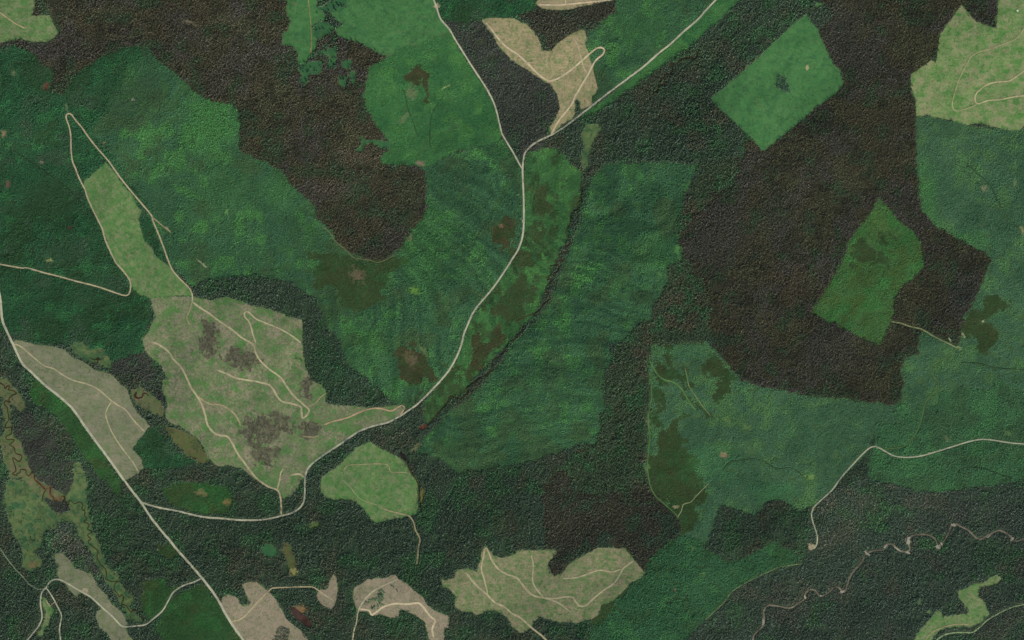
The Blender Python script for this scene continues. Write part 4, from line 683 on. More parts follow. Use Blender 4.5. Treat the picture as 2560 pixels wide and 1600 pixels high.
def sheet(name, poly_px, mat, lift, label, cat, jit=1.6, seed=0, group=None, step=4.0, grid=8.0, cut=None):
    p = np.array(poly_px)
    q = []
    for a, b in zip(p, np.roll(p, -1, 0)):
        n = max(1, int(np.linalg.norm(b - a) / step))
        for k in range(n):
            q.append(a + (b - a) * k / n)
    q = np.array(q)
    q[:, 0] += (fbm(q[:, 0], q[:, 1], 7, 2, 60 + seed) - .5) * 2 * jit
    q[:, 1] += (fbm(q[:, 0], q[:, 1], 7, 2, 80 + seed) - .5) * 2 * jit
    gx, gy = np.meshgrid(np.arange(q[:, 0].min(), q[:, 0].max(), grid), np.arange(q[:, 1].min(), q[:, 1].max(), grid))
    gx = gx.ravel(); gy = gy.ravel()
    ins = np.zeros(len(gx), bool)
    for a, b in zip(q, np.roll(q, -1, 0)):
        c = ((a[1] <= gy) != (b[1] <= gy))
        with np.errstate(divide='ignore', invalid='ignore'):
            ins ^= c & (gx < a[0] + (gy - a[1]) / (b[1] - a[1]) * (b[0] - a[0]))
    pts = [Vector(v) for v in q] + [Vector(v) for v in zip(gx[ins], gy[ins])]
    vo, _e, fo, *_ = delaunay_2d_cdt(pts, [], [list(range(len(q)))], 1, 1e-4)
    vo = np.array([(v.x, v.y) for v in vo])
    wx, wy = P(vo[:, 0], vo[:, 1])
    z = hgt(wx, wy) + lift
    cx, cy = float(wx.mean()), float(wy.mean()); cz = float(hgt(cx, cy))
    fl = []
    for f in fo:
        if cut and not cut(vo[list(f)].mean(0)):
            continue
        a, b, c = (np.array((wx[i], wy[i])) for i in f[:3])
        fl.append(f if (b[0] - a[0]) * (c[1] - a[1]) - (b[1] - a[1]) * (c[0] - a[0]) > 0 else f[::-1])
    o = mesh_obj(name, list(zip((wx - cx).tolist(), (wy - cy).tolist(), (z - cz).tolist())), fl, mat, (cx, cy, cz))
    o.data.shade_smooth()
    tag(o, label, cat, group, 'structure')
    return o

def ribbon(name, path_px, width, mat, lift, label, cat, step=3.0, rough=.22, seed=0, crown=.25, taper=True):
    q = catmull(path_px, step)
    t = np.gradient(q, axis=0)
    t /= np.linalg.norm(t, axis=1)[:, None] + 1e-9
    nrm = np.stack([-t[:, 1], t[:, 0]], -1)
    s = np.arange(len(q)) * step
    wl = width / 2 * (1 + rough * 2 * (fbm(s, s * 0 + seed, 9, 2, 100 + seed) - .5))
    wr = width / 2 * (1 + rough * 2 * (fbm(s, s * 0 + seed, 9, 2, 140 + seed) - .5))
    if taper:
        e = np.minimum(1, (np.minimum(np.arange(len(q)), np.arange(len(q))[::-1]) + .8) / 3.0)
        wl *= e; wr *= e
    L = q + nrm * wl[:, None]; R = q - nrm * wr[:, None]
    A = np.stack([L, q, R], 1)
    wx, wy = P(A[..., 0], A[..., 1])
    z = hgt(wx, wy) + lift
    z[:, 1] += crown
    k = len(q) // 2
    c = np.array([wx[k, 1], wy[k, 1], z[k, 1]])
    v = np.stack([wx, wy, z], -1).reshape(-1, 3) - c
    f = []
    for i in range(len(q) - 1):
        a = 3 * i
        f += [(a + 1, a, a + 3, a + 4), (a + 2, a + 1, a + 4, a + 5)]
    o = mesh_obj(name, v.tolist(), f, mat, tuple(float(x) for x in c))
    me = o.data
    if me.polygons[0].normal.z < 0:
        me.flip_normals()
    me.shade_smooth()
    tag(o, label, cat, None, 'structure')
    return o

for i, (n_, l_, k_, s_) in enumerate(CLEAR):
    sheet(n_, trace(s_), SURF[k_], .30 + .02 * i, l_, n_, 1.6, i)

for i, (l_, k_, s_) in enumerate(STANDS):
    if k_ == 'scorch':
        pc = np.array(trace(s_)); cc = pc.mean(0); sz = pc.std(0) * 1.5
        sheet('scorched_ground', [tuple(cc + (q - cc) * 1.5) for q in pc], SURF['scorch'], 1.0 + .005 * i, 'ashy ground under the ' + l_, 'ground', 3.0, i, None, 3.0, 2.2,
              cut=lambda q: np.hypot(*((q - cc) / sz)) + 2.6 * (float(fbm(q[0], q[1], 11, 4, 33)) - .5) < .95)

def blob(cx, cy, rx, ry, ang, seed, n=40):
    out = []
    ca, sa = math.cos(math.radians(ang)), math.sin(math.radians(ang))
    for k in range(n):
        t = 2 * math.pi * k / n
        rr = .30 + 1.35 * float(fbm(3 * math.cos(t) + 10 * seed, 3 * math.sin(t), .9, 3, 7))
        x, y = rx * rr * math.cos(t), ry * rr * math.sin(t)
        out.append((cx + x * ca - y * sa, cy + x * sa + y * ca))
    return out

bi = 0
for s_, rx, ry, an, c_, lab, grp, nm in BARE:
    if rx < 1:
        continue
    cx, cy = trace(s_)[0]
    bi += 1
    poly = blob(cx, cy, rx / 3.78, ry / 3.78, an, bi)
    key = 'soil %d %d %d' % c_
    mt = bpy.data.materials.get(key) or ground_mat(key, c_, [(tuple(int(v * .8) for v in c_), 10, .5, .62), (tuple(min(255, int(v * 1.15)) for v in c_), 5, .55, .68)], .2)
    near = max(rx, ry) / 3.78
    if lab is None:
        if c_[1] > c_[0] * 1.12:
            nm, lab, g = 'grass_patch', 'small light green grassy gap among the trees', 'grassy gaps among the trees'
        else:
            nm, lab, g = 'bare_patch', 'small tan patch of bare soil among the trees', 'bare soil patches among the trees'
    else:
        g = None
    big = blob(cx, cy, rx / 3.78 * 1.5, ry / 3.78 * 1.5, an, bi)
    ca_, sa_ = math.cos(math.radians(an)), math.sin(math.radians(an))
    sheet(nm, big, mt, 1.05 + .012 * bi, lab, nm.replace('_', ' '), .5, bi, g, 1.2, 1.4,
          cut=lambda q: math.hypot(((q[0] - cx) * ca_ + (q[1] - cy) * sa_) / (rx / 3.78), (-(q[0] - cx) * sa_ + (q[1] - cy) * ca_) / (ry / 3.78)) + 2.2 * (float(fbm(q[0], q[1], 6, 3, 34)) - .5) < .95)
    NOTREE |= near_poly_mask(blob(cx, cy, rx / 3.78 * .6, ry / 3.78 * .6, an, bi))

WAT = {'stream': water_mat('peaty water', (46, 40, 22), 1.0), 'river': water_mat('river water', (90, 84, 72), 1.0)}
ribbon('mud_bank', trace('@02 290,1440 325,1500 @03 370,40 420,85 470,80 465,120 490,160 510,190 560,180 600,175'), 11.0, ground_mat('rusty mud', (96, 80, 56), [((80, 64, 44), 14, .45, .62), ((90, 98, 60), 16, .5, .66)], .2), 1.85, 'rusty mud margin of the reddish creek reach', 'bank', 2.0, .5, 3, 0.0)
RED = water_mat('red peat water', (50, 36, 23), 1.0)
for i, (n_, l_, w_, s_) in enumerate(STREAMS):
    ribbon(n_, trace(s_), w_, RED if 'red' in l_ else WAT[n_], 1.9 + .02 * i, l_, n_, 1.5, .38, i, 0.0)
for i, (n_, l_, c_, s_) in enumerate(PONDS):
    sheet(n_, trace(s_), water_mat('pond water', c_), 2.12 + .02 * i, l_, n_, .5, i, None, 1.5, 4.0)
GB = ground_mat('river gravel', (152, 144, 128), [((128, 120, 102), 8, .5, .62)], .12)
for i, (s_, rx, ry, an) in enumerate(BARS):
    cx, cy = trace(s_)[0]
    poly = blob(cx, cy, rx / 3.78 * .85, ry / 3.78 * .85, an, 50 + i, 30)
    sheet('gravel_bar', poly, GB, 2.26 + .01 * i, 'pale gravel bar on a bend of the brown river', 'gravel bar', .3, i, 'gravel bars along the river', 1.0, 4.0)
    NOTREE |= near_poly_mask(poly)
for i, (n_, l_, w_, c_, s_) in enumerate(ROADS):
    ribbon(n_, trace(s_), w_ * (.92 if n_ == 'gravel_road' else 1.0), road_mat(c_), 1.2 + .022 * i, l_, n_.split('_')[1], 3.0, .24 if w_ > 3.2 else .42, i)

# ------------------------------------------------------------------ trees
def conifer(rs, r, h, tiers, m, dome=False):
    """ragged tiers of drooping boughs round a tapered trunk; returns verts, faces, is_trunk"""
    v, f, tr = [], [], []
    b0 = h * (.10 if dome else .14)
    k = len(v)
    for a in range(3):
        t = 2 * math.pi * a / 3
        v.append((.045 * r * 2 * math.cos(t), .045 * r * 2 * math.sin(t), -.6))
    v.append((0, 0, h * .9))
    for a in range(3):
        f.append((k + a, k + (a + 1) % 3, k + 3)); tr.append(1)
    lean = (rs.uniform(-.08, .08) * r, rs.uniform(-.08, .08) * r)
    for ti in range(tiers):
        u = ti / tiers
        zb = b0 + (h - b0) * u
        zt = b0 + (h - b0) * min(1.0, (ti + 1.55) / tiers)
        rr = r * ((1 - u) ** .5 if dome else (1 - u) ** .85) * rs.uniform(.9, 1.1)
        k = len(v)
        v.append((lean[0] * u, lean[1] * u, zt))
        ph = rs.uniform(0, 6.28)
        for a in range(2 * m):
            t = ph + math.pi * a / m
            q = rr * (rs.uniform(.85, 1.15) if a % 2 == 0 else rs.uniform(.45, .7))
            v.append((q * math.cos(t), q * math.sin(t), zb + (zt - zb) * (0 if a % 2 == 0 else .16) - (0 if dome else rs.uniform(0, .05) * h)))
        for a in range(2 * m):
            f.append((k, k + 1 + a, k + 1 + (a + 1) % (2 * m))); tr.append(0)
    return v, f, tr

FAM = {  # spacing, radius range, height range, tiers, points, dome
 'tall': (6.4, (1.7, 3.1), (11, 23), 4, 5, False),
 'pine': (5.8, (1.6, 2.8), (10, 17.5), 4, 5, False),
 'brush': (4.6, (1.0, 2.2), (1.4, 3.6), 2, 4, True),
 'young': (5.4, (1.9, 3.1), (4.5, 9.0), 3, 4, False),
 'low': (4.2, (1.6, 2.6), (1.9, 3.6), 2, 4, True),
 'shrub': (7.0, (.8, 1.9), (.9, 2.6), 2, 4, True),
}
CELL = 12.0
NV, NS = 30, 12

def proto(name, trees, rs):
    V, F, T, vv, bb = [], [], [], [], []
    for (x, y, r, h, tiers, m, dome) in trees:
        v, f, tr = conifer(rs, r, h, tiers, m, dome)
        k = len(V)
        V += [(a + x, b + y, c) for a, b, c in v]
        F += [tuple(i + k for i in q) for q in f]
        T += tr
        vv += [rs.random()] * len(f); bb += [rs.random()] * len(f)
    me = bpy.data.meshes.new(name)
    me.from_pydata(V, [], F)
    me.materials.append(LEAF); me.materials.append(BARK)
    me.polygons.foreach_set('material_index', T)
    for nm, dat in (('v', vv), ('b', bb)):
        at = me.attributes.new(nm, 'FLOAT', 'FACE')
        at.data.foreach_set('value', dat)
    return bpy.data.objects.new(name, me)

def make_family(fam):
    sp, rr, hh, tiers, m, dome = FAM[fam]
    objs = []
    for k in range(NV + NS):
        rs = random.Random(k * 31 + len(fam) * 7)
        if k < NV:
            pts = []
            for _ in range(1500):
                x, y = rs.uniform(0, CELL), rs.uniform(0, CELL)
                if all((min(abs(x - a), CELL - abs(x - a))) ** 2 + (min(abs(y - b), CELL - abs(y - b))) ** 2 > (sp * .74) ** 2 for a, b in pts):
                    pts.append((x, y))
        else:
            pts = [(CELL / 2, CELL / 2)]
        tl = []
        for x, y in pts:
            u = rs.random() ** .8
            big = (1.35, 1.75) if rs.random() < .10 else (1.0, 1.0)
            tl.append((x - CELL / 2, y - CELL / 2, big[0] * (rr[0] + (rr[1] - rr[0]) * min(1, max(0, u + rs.uniform(-.2, .2)))), big[1] * (hh[0] + (hh[1] - hh[0]) * u) * (1 if fam != 'tall' or big[1] == 1 else .8), tiers, m, dome))
        objs.append(proto('%s_clump' % fam, tl, rs))
        if k == 0:
            FAM_N[fam] = len(pts)
    ng = bpy.data.node_groups.new(fam + ' trees', 'GeometryNodeTree')
    ng.interface.new_socket('Geometry', in_out='INPUT', socket_type='NodeSocketGeometry')
    ng.interface.new_socket('Geometry', in_out='OUTPUT', socket_type='NodeSocketGeometry')
    gi, go = ng.nodes.new('NodeGroupInput'), ng.nodes.new('NodeGroupOutput')
    g2i = ng.nodes.new('GeometryNodeGeometryToInstance')
    for o in reversed(objs):
        oi = ng.nodes.new('GeometryNodeObjectInfo')
        oi.inputs['Object'].default_value = o
        oi.inputs['As Instance'].default_value = False
        ng.links.new(oi.outputs['Geometry'], g2i.inputs[0])
    iop = ng.nodes.new('GeometryNodeInstanceOnPoints')
    iop.inputs['Pick Instance'].default_value = True
    ng.links.new(gi.outputs[0], iop.inputs['Points'])
    ng.links.new(g2i.outputs[0], iop.inputs['Instance'])
    for nm, typ, sock in (('var', 'INT', 'Instance Index'), ('rot', 'FLOAT_VECTOR', 'Rotation'), ('scl', 'FLOAT_VECTOR', 'Scale')):
        na = ng.nodes.new('GeometryNodeInputNamedAttribute')
        na.data_type = typ
        na.inputs['Name'].default_value = nm
        ng.links.new(na.outputs['Attribute'], iop.inputs[sock])
    ng.links.new(iop.outputs[0], go.inputs[0])
    return ng
FAM_N = {}
NG = {f: make_family(f) for f in FAM}

YL, TP = ('young', 'low'), ('tall', 'pine')
BLOBS = [(P(*trace(t)[0]), rx / 3.78 * M, ry / 3.78 * M, c, st, f) for t, rx, ry, c, st, f in (
 ('@00 2000,1180', 300, 340, (66, 112, 60), .85, YL), ('@00 400,700', 260, 260, (46, 60, 39), .7, YL), ('@00 1250,950', 360, 280, (49, 66, 45), .65, YL),
 ('@00 1150,600', 300, 150, (54, 86, 56), .6, YL), ('@01 500,400', 380, 260, (44, 58, 38), .65, YL), ('@01 600,880', 300, 150, (60, 70, 55), .5, YL), ('@01 700,1250', 500, 150, (46, 68, 48), .6, YL),
 ('@01 2100,300', 320, 320, (58, 96, 56), .6, YL), ('@11 250,300', 200, 220, (60, 102, 58), .6, YL), ('@11 1600,800', 260, 520, (64, 108, 58), .6, YL), ('@11 450,750', 200, 220, (46, 68, 44), .5, YL),
 ('@31 1500,450', 130, 520, (64, 110, 56), .75, YL), ('@31 1850,780', 320, 130, (62, 106, 56), .7, YL), ('@12 1050,250', 260, 260, (62, 102, 55), .5, YL), ('@21 1350,880', 260, 220, (64, 104, 60), .55, YL),
 ('@22 1900,1350', 320, 220, (60, 104, 62), .6, YL), ('@33 60,120', 220, 130, (56, 102, 60), .7, YL), ('@22 1700,300', 260, 90, (62, 98, 62), .7, YL), ('@20 1200,250', 300, 200, (54, 96, 54), .5, YL),
 ('@22 300,700', 500, 400, (50, 78, 54), .5, YL), ('@12 700,500', 300, 350, (42, 68, 48), .6, ('tall', 'young')), ('@31 1000,450', 120, 200, (72, 104, 56), .6, YL), ('@32 500,1050', 500, 300, (58, 90, 58), .5, YL),
 ('@21 1950,720', 300, 300, (61, 59, 55), .7, TP), ('@31 1850,1350', 260, 260, (60, 61, 56), .7, TP), ('@11 720,260', 220, 110, (74, 70, 62), .7, TP), ('@10 950,1480', 300, 90, (78, 73, 60), .7, TP),
 ('@30 700,250', 260, 300, (58, 60, 54), .7, TP), ('@31 300,1200', 300, 220, (68, 62, 48), .6, TP), ('@11 1450,350', 160, 260, (56, 64, 48), .7, TP), ('@00 500,450', 450, 180, (56, 54, 52), .7, TP), ('@32 700,350', 400, 200, (62, 62, 54), .5, TP),
 ('@31 100,500', 200, 250, (52, 58, 46), .6, TP), ('@20 1700,500', 260, 200, (52, 66, 48), .6, TP), ('@33 1900,350', 500, 200, (62, 62, 60), .6, TP), ('@33 1300,1300', 700, 250, (54, 62, 56), .5, TP), ('@33 2100,700', 200, 150, (56, 76, 54), .6, TP))]

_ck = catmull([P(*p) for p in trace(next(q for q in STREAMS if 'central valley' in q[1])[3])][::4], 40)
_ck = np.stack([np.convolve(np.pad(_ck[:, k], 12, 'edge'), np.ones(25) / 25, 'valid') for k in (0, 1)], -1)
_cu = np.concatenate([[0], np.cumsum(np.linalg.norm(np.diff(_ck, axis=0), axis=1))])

def hillshade_streak(x, y):
    """0..1, streaks down to the central creek for hillshade painted into foliage colour"""
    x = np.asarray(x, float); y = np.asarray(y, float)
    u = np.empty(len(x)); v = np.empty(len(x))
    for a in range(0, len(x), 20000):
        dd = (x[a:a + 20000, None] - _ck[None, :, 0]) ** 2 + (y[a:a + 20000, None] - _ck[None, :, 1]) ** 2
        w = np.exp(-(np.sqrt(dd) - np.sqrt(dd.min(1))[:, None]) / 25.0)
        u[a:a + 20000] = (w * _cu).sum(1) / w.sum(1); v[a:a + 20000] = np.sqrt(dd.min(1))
    hillshade_streak.v = v
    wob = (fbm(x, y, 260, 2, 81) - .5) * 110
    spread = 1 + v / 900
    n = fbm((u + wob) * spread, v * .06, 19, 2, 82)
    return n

def tint(kind, x, y):
    """foliage colours at these spots, painted slope shading included"""
    fam, hm, a, b, pats, fl, keep = KINDS[kind]
    k = KFAM[fam] / np.array(GAIN[kind])
    A = np.tile(np.array(alb(a, k)), (len(x), 1)); B = np.tile(np.array(alb(b, k)), (len(x), 1))
    for c, metres, lo, hi, sd in pats:
        w = np.clip((fbm(x, y, metres, 4, sd) - lo) / (hi - lo), 0, 1)[:, None]
        w = w * w * (3 - 2 * w)
        C = np.array(alb(c, k))
        A = A * (1 - w) + C * w; B = B * (1 - w) + C * 1.15 * w
    for (bx_, by_), rx_, ry_, c, st, fams in BLOBS:
        if fam not in fams:
            continue
        q = np.hypot((x - bx_) / rx_, (y - by_) / ry_) + (fbm(x, y, 60, 4, 70) - .5) * .9
        w = np.clip((1.15 - q) / .7, 0, 1)[:, None] * st
        C = np.array(alb(c, k))
        A = A * (1 - w) + C * w; B = B * (1 - w) + C * 1.12 * w
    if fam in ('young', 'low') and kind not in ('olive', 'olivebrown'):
        sk = np.clip((hillshade_streak(x, y) - .36) / .28, 0, 1)[:, None]
        e_ = (1.0 if kind in ('mid', 'valley') else .35) * np.exp(-np.clip(hillshade_streak.v - 500, 0, None) / 500)[:, None]
        DK, BR = 1 - e_ * np.array([.27, .25, .21]), 1 + e_ * np.array([.22, .19, .14])  # dark and bright streaks paint the hillshade of gullies into the foliage
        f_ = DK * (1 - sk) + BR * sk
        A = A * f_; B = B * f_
    br = (.86 + .28 * fbm(x, y, 55, 3, 12)) * (.85 + .3 * fbm(x, y, 330, 3, 13))  # fine tone is random; the broad one paints slope light and shade
    return A * br[:, None], B * br[:, None]

def build_points(name, kind, P3, var, rot, scl, label, cat):
    me = bpy.data.meshes.new(name)
    me.vertices.add(len(P3))
    me.vertices.foreach_set('co', P3.astype(np.float32).ravel())
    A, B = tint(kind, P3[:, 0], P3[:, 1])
    at = me.attributes.new('var', 'INT', 'POINT'); at.data.foreach_set('value', var.astype(np.int32))
    at = me.attributes.new('rot', 'FLOAT_VECTOR', 'POINT'); at.data.foreach_set('vector', rot.astype(np.float32).ravel())
    at = me.attributes.new('scl', 'FLOAT_VECTOR', 'POINT'); at.data.foreach_set('vector', scl.astype(np.float32).ravel())
    for nm, c in (('colA', A), ('colB', B)):
        at = me.attributes.new(nm, 'FLOAT_COLOR', 'POINT')
        at.data.foreach_set('color', np.concatenate([c, np.ones((len(c), 1))], 1).astype(np.float32).ravel())
    o = bpy.data.objects.new(name, me)
    COL.objects.link(o)
    md = o.modifiers.new('trees', 'NODES')
    md.node_group = NG[KINDS[kind][0]]
    tag(o, label, cat, None, 'stuff')
    return o

# the ground is walked in 12 m squares: squares inside one stand take a clump of trees, border squares single trees
cp = int(round(CELL / M / RS))                      # raster cells per square
cnx, cny = rnx // cp, rny // cp
CB = COVER[:cnx * cp, :cny * cp].reshape(cnx, cp, cny, cp).transpose(0, 2, 1, 3).reshape(cnx, cny, cp * cp)
NB = NOTREE[:cnx * cp, :cny * cp].reshape(cnx, cp, cny, cp).transpose(0, 2, 1, 3).reshape(cnx, cny, cp * cp)
first = CB[:, :, 0]
pure = (CB == first[:, :, None]).all(-1) & ~NB.any(-1)
CI, CJ = np.meshgrid(np.arange(cnx), np.arange(cny), indexing='ij')
CX, CY = P(RX0 + (CI + .5) * cp * RS, RY0 + (CJ + .5) * cp * RS)

def gapn(x, y):
    return fbm(x, y, 26, 3, 15) * .7 + fbm(x, y, 140, 2, 16) * .3

def stand(idx, kind, label, cat, name):
    fam, hm, _a, _b, _p, _f, keep = KINDS[kind]
    m = pure & (first == idx)
    x, y = CX[m], CY[m]
    pm = pure
    if fam not in ('shrub', 'brush'):
        hh_ = CELL / 2
        gp = np.max([gapn(x + u, y + v) for u in (-hh_, 0, hh_) for v in (-hh_, 0, hh_)], 0) if len(x) else np.zeros(0)
        thr = float(np.quantile(gapn(x, y), keep)) if len(x) > 60 else 2.0
        ok = gp <= thr
        pm = pure.copy()
        pm[m] = ok
        x, y = x[ok], y[ok]
    else:
        g_ = fbm(x, y, 34, 4, 18)
        ok = (g_ >= (np.quantile(g_, 1 - keep) if len(x) else 0)) & (RNG.random(len(x)) < .85)
        x, y = x[ok], y[ok]
    n = len(x)
    var = RNG.integers(0, NV, n)
    rot = np.zeros((n, 3)); rot[:, 2] = RNG.integers(0, 4, n) * math.pi / 2
    scl = np.ones((n, 3)); scl[:, 2] = hm * RNG.uniform(.92, 1.08, n)
    # single trees in the mixed squares
    bm = (~pm) & (CB == idx).any(-1)
    bx, by = CX[bm], CY[bm]
    per = FAM_N[fam]
    sx = np.repeat(bx, per) + RNG.uniform(-CELL / 2, CELL / 2, len(bx) * per)
    sy = np.repeat(by, per) + RNG.uniform(-CELL / 2, CELL / 2, len(bx) * per)
    i = np.clip(((sx / M + W / 2 - RX0) / RS).astype(int), 0, rnx - 1); j = np.clip(((H / 2 - sy / M - RY0) / RS).astype(int), 0, rny - 1)
    ok = (COVER[i, j] == idx) & ~NOTREE[i, j] & (RNG.random(len(sx)) < (keep * .8 if fam in ('shrub', 'brush') else .95))
    if fam not in ('shrub', 'brush'):
        ok &= gapn(sx, sy) <= thr + RNG.normal(0, .02, len(sx))
    sx, sy = sx[ok], sy[ok]
    k = len(sx)
    X = np.concatenate([x, sx]); Y = np.concatenate([y, sy])
    if len(X) == 0:
        return None
    var = np.concatenate([var, NV + RNG.integers(0, NS, k)])
    r2 = np.zeros((k, 3)); r2[:, 2] = RNG.uniform(0, 6.28, k)
    s2 = np.ones((k, 3)) * RNG.uniform(.85, 1.12, k)[:, None]; s2[:, 2] *= hm
    return build_points(name, kind, np.stack([X, Y, hgt(X, Y) - .15], -1), var, np.concatenate([rot, r2]), np.concatenate([scl, s2]), label, cat)

NM = {'tall': ('forest_stand', 'forest'), 'pine': ('forest_stand', 'forest'), 'brush': ('scorched_brush', 'brush'), 'young': ('tree_plantation', 'plantation'), 'low': ('thicket', 'thicket'), 'shrub': ('shrubs', 'shrubs')}
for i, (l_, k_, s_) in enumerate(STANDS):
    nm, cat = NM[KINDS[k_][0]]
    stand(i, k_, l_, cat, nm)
for i, (n_, l_, k_, s_) in enumerate(CLEAR):
    if n_ == 'marsh':
        stand(1000 + i, 'wetscrub', 'dark scrub dotted over the ' + l_.split(' with ')[0].split(' in ')[0], 'shrubs', 'shrubs')
    if n_ == 'clearing':
        stand(1000 + i, 'shrub', 'low green shrubs scattered over the ' + l_.split(' with ')[0].split(' laced')[0].split(', ')[0].split(' dotted')[0].split(' around')[0], 'shrubs', 'shrubs')

# ------------------------------------------------------------------ lone conifers, each a tree of its own
CROWN, TRUNK = [], []
for k in range(6):
    rs = random.Random(900 + k)
    h = 17 + 1.2 * k
    v, f, tr = conifer(rs, 2.7 + .12 * k, h, 6, 6)
    me = bpy.data.meshes.new('crown')
    kf = [q for q, t in zip(f, tr) if not t]
    me.from_pydata(v, [], kf); CROWN.append(me)
    v, f = [], []
    for lv, (z, r) in enumerate(((-.8, .34), (h * .3, .24), (h * .7, .12), (h * .93, .03))):
        for a in range(6):
            t = math.pi * a / 3
            v.append((r * math.cos(t), r * math.sin(t), z))
        if lv:
            b = 6 * lv
            for a in range(6):
                f.append((b - 6 + a, b - 6 + (a + 1) % 6, b + (a + 1) % 6, b + a))
    me = bpy.data.meshes.new('trunk')
    me.from_pydata(v, [], f); me.materials.append(BARK); TRUNK.append(me)
NEED = [needle_mat('dark needles', (.030, .050, .034)), needle_mat('grey green needles', (.050, .064, .048)), needle_mat('green needles', (.036, .066, .040))]
CRV = []
for k in range(6):
    for m_ in range(3):
        me = CROWN[k].copy(); me.materials.append(NEED[m_]); CRV.append((me, TRUNK[k]))

def lone_tree(px, py, s, label, group, rs):
    x, y = P(px, py)
    e = bpy.data.objects.new('conifer_tree', None)
    e.empty_display_size = 2.0
    COL.objects.link(e)
    e.location = (x, y, float(hgt(x, y)))
    e.rotation_euler = (0, 0, rs.uniform(0, 6.28))
    e.scale = (1.45 * s * rs.uniform(.9, 1.15),) * 2 + (1.3 * s * rs.uniform(.9, 1.1),)
    cr, tk = rs.choice(CRV)
    for nm, me in (('crown', cr), ('trunk', tk)):
        o = bpy.data.objects.new(nm, me)
        COL.objects.link(o)
        o.parent = e
    tag(e, label, 'tree', group)

def inside(poly, n, rs, mind=3.0, cover=None):
    p = np.array(poly); out = []
    x0, y0, x1, y1 = p[:, 0].min(), p[:, 1].min(), p[:, 0].max(), p[:, 1].max()
    for _ in range(n * 60):
        x, y = rs.uniform(x0, x1), rs.uniform(y0, y1)
        c = False
        for a, b in zip(p, np.roll(p, -1, 0)):
            if (a[1] <= y) != (b[1] <= y) and x < a[0] + (y - a[1]) / (b[1] - a[1]) * (b[0] - a[0]):
                c = not c
        i, j = int((x - RX0) / RS), int((y - RY0) / RS)
        if not c or NOTREE[i, j] or (cover and not cover(COVER[i, j])):
            continue
        if all((x - a) ** 2 + (y - b) ** 2 > mind ** 2 for a, b in out):
            out.append((x, y))
        if len(out) >= n:
            break
    return out

rs = random.Random(77)
GL = [('@10 670,60 690,100 660,130 700,140 690,180 720,30 740,60 770,30 790,60 660,20 760,100 640,110 680,210 705,170 700,195 '
       '745,230 780,215 790,245 755,250 770,270 720,245 610,280 580,285 565,290 640,275 700,320 660,330 720,300 '
       '840,380 860,395 905,375 915,400 980,420 1000,440 850,430 900,440 1010,430 1060,560 1100,550 1150,520 1190,515 1210,500 1130,470 1100,480 '
       '640,520 610,540 560,550 520,640 500,670 560,650 640,600 690,640 745,620 770,600 880,640 895,680 940,650 960,600 840,690 860,720 900,750 '
       '480,770 450,790 410,780 380,620 430,650 700,770 760,700 830,830 870,800 920,810 1030,760 1000,700')]
for p in trace(GL[0]):
    best = min((min((p[0] - a) ** 2 + (p[1] - b) ** 2 for a, b in trace(c[3])), c[1]) for c in CLEAR if c[0] == 'glade')[1]
    lone_tree(p[0], p[1], rs.uniform(.75, 1.15), 'dark conifer beside the ' + best, 'lone conifers around the northern glades', rs)
for p in inside(trace('@10 560,400 780,340 1000,410 1180,520 1050,640 1040,800 900,800 700,720 480,790 400,760 420,620 560,500'), 60, rs, 2.6, lambda c: c >= 1000 or STANDS[c][1] == 'dark') + inside(trace('@10 560,60 700,-20 860,0 840,60 720,120 680,220 600,200'), 14, rs, 3.0):
    best = min((min((p[0] - a) ** 2 + (p[1] - b) ** 2 for a, b in trace(c[3])), c[1]) for c in CLEAR if c[0] == 'glade')[1]
    lone_tree(p[0], p[1], rs.uniform(.7, 1.1), 'dark conifer beside the ' + best, 'lone conifers around the northern glades', rs)
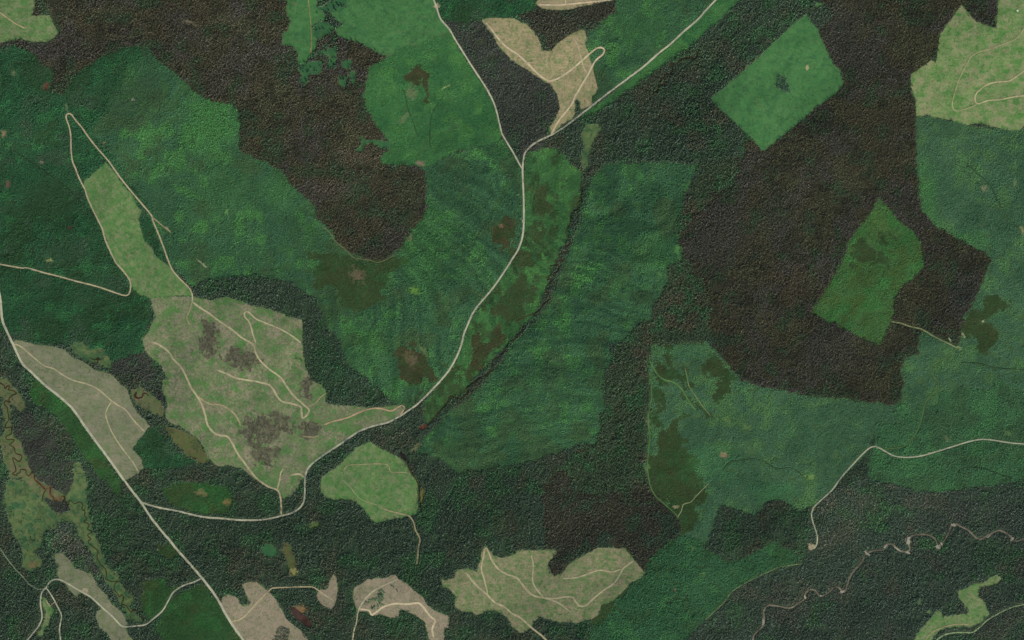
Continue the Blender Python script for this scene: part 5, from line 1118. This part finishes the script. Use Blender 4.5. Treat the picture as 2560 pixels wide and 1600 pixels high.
for p in inside(trace('@10 1560,150 1700,70 1720,150 1600,330 1480,420 1330,390 1200,400 1480,260'), 46, rs, 3.5, lambda c: c >= 1000):
    lone_tree(p[0], p[1], rs.uniform(.25, .5), 'small dark conifer dotted over the large bright green northern clearing', 'small conifers in the northern clearing', rs)
for p in inside(trace('@03 60,30 240,20 330,130 400,220 420,420 380,560 300,690 220,680 150,540 90,400'), 72, rs, 3.0, lambda c: c >= 1000):
    lone_tree(p[0], p[1], rs.uniform(.4, .7), 'small dark conifer scattered over the western wet meadow', 'conifers on the wet meadow', rs)
for p in trace('@13 1335,1035 1305,1008 1282,996 1340,1050'):
    lone_tree(p[0], p[1], rs.uniform(.6, .8), 'lone dark conifer on the tan ground of the crescent clearing', 'lone conifers in the crescent clearing', rs)
for p in trace('@12 390,360 400,375 415,365 430,385 380,370') + inside(trace('@02 1430,520 1560,560 1600,560 1640,640 1540,700'), 6, rs, 4):
    lone_tree(p[0], p[1], rs.uniform(.5, .8), 'lone dark conifer left standing inside the largest clear-cut', 'conifers left in the largest clear-cut', rs)
for p in trace('@21 580,560 600,575 590,590 680,300 690,330 670,380 665,440 650,470 640,520 630,560 560,640 550,690 545,720 345,1140 330,1200 350,1230 370,1260 @12 2330,330 2280,400 2150,520 2120,560 2030,620 1880,760 1800,820'):
    lone_tree(p[0], p[1], rs.uniform(.8, 1.15), 'tall dark conifer on the bank of the winding central creek', 'conifers along the central creek', rs)

# ------------------------------------------------------------------ a pale boulder in the northeastern clearing
bx, by = P(*trace('@30 2350,105')[0])
bmq = bmesh.new()
bmesh.ops.create_icosphere(bmq, subdivisions=3, radius=1.0)
for v in bmq.verts:
    n = .75 + .5 * float(fbm(v.co.x * 2 + 9, v.co.y * 2 + v.co.z * 1.7, 1.0, 3, 5))
    v.co = Vector((v.co.x * 5.0 * n, v.co.y * 4.2 * n, v.co.z * 3.0 * n + .8))
me = bpy.data.meshes.new('boulder')
bmq.to_mesh(me); bmq.free()
me.materials.append(ground_mat('pale rock', (225, 222, 214), [((196, 190, 180), 2, .5, .62)], .08))
o = bpy.data.objects.new('boulder', me)
o.location = (bx, by, float(hgt(bx, by)))
COL.objects.link(o)
tag(o, 'single white boulder in the wide northeastern clearing', 'boulder')
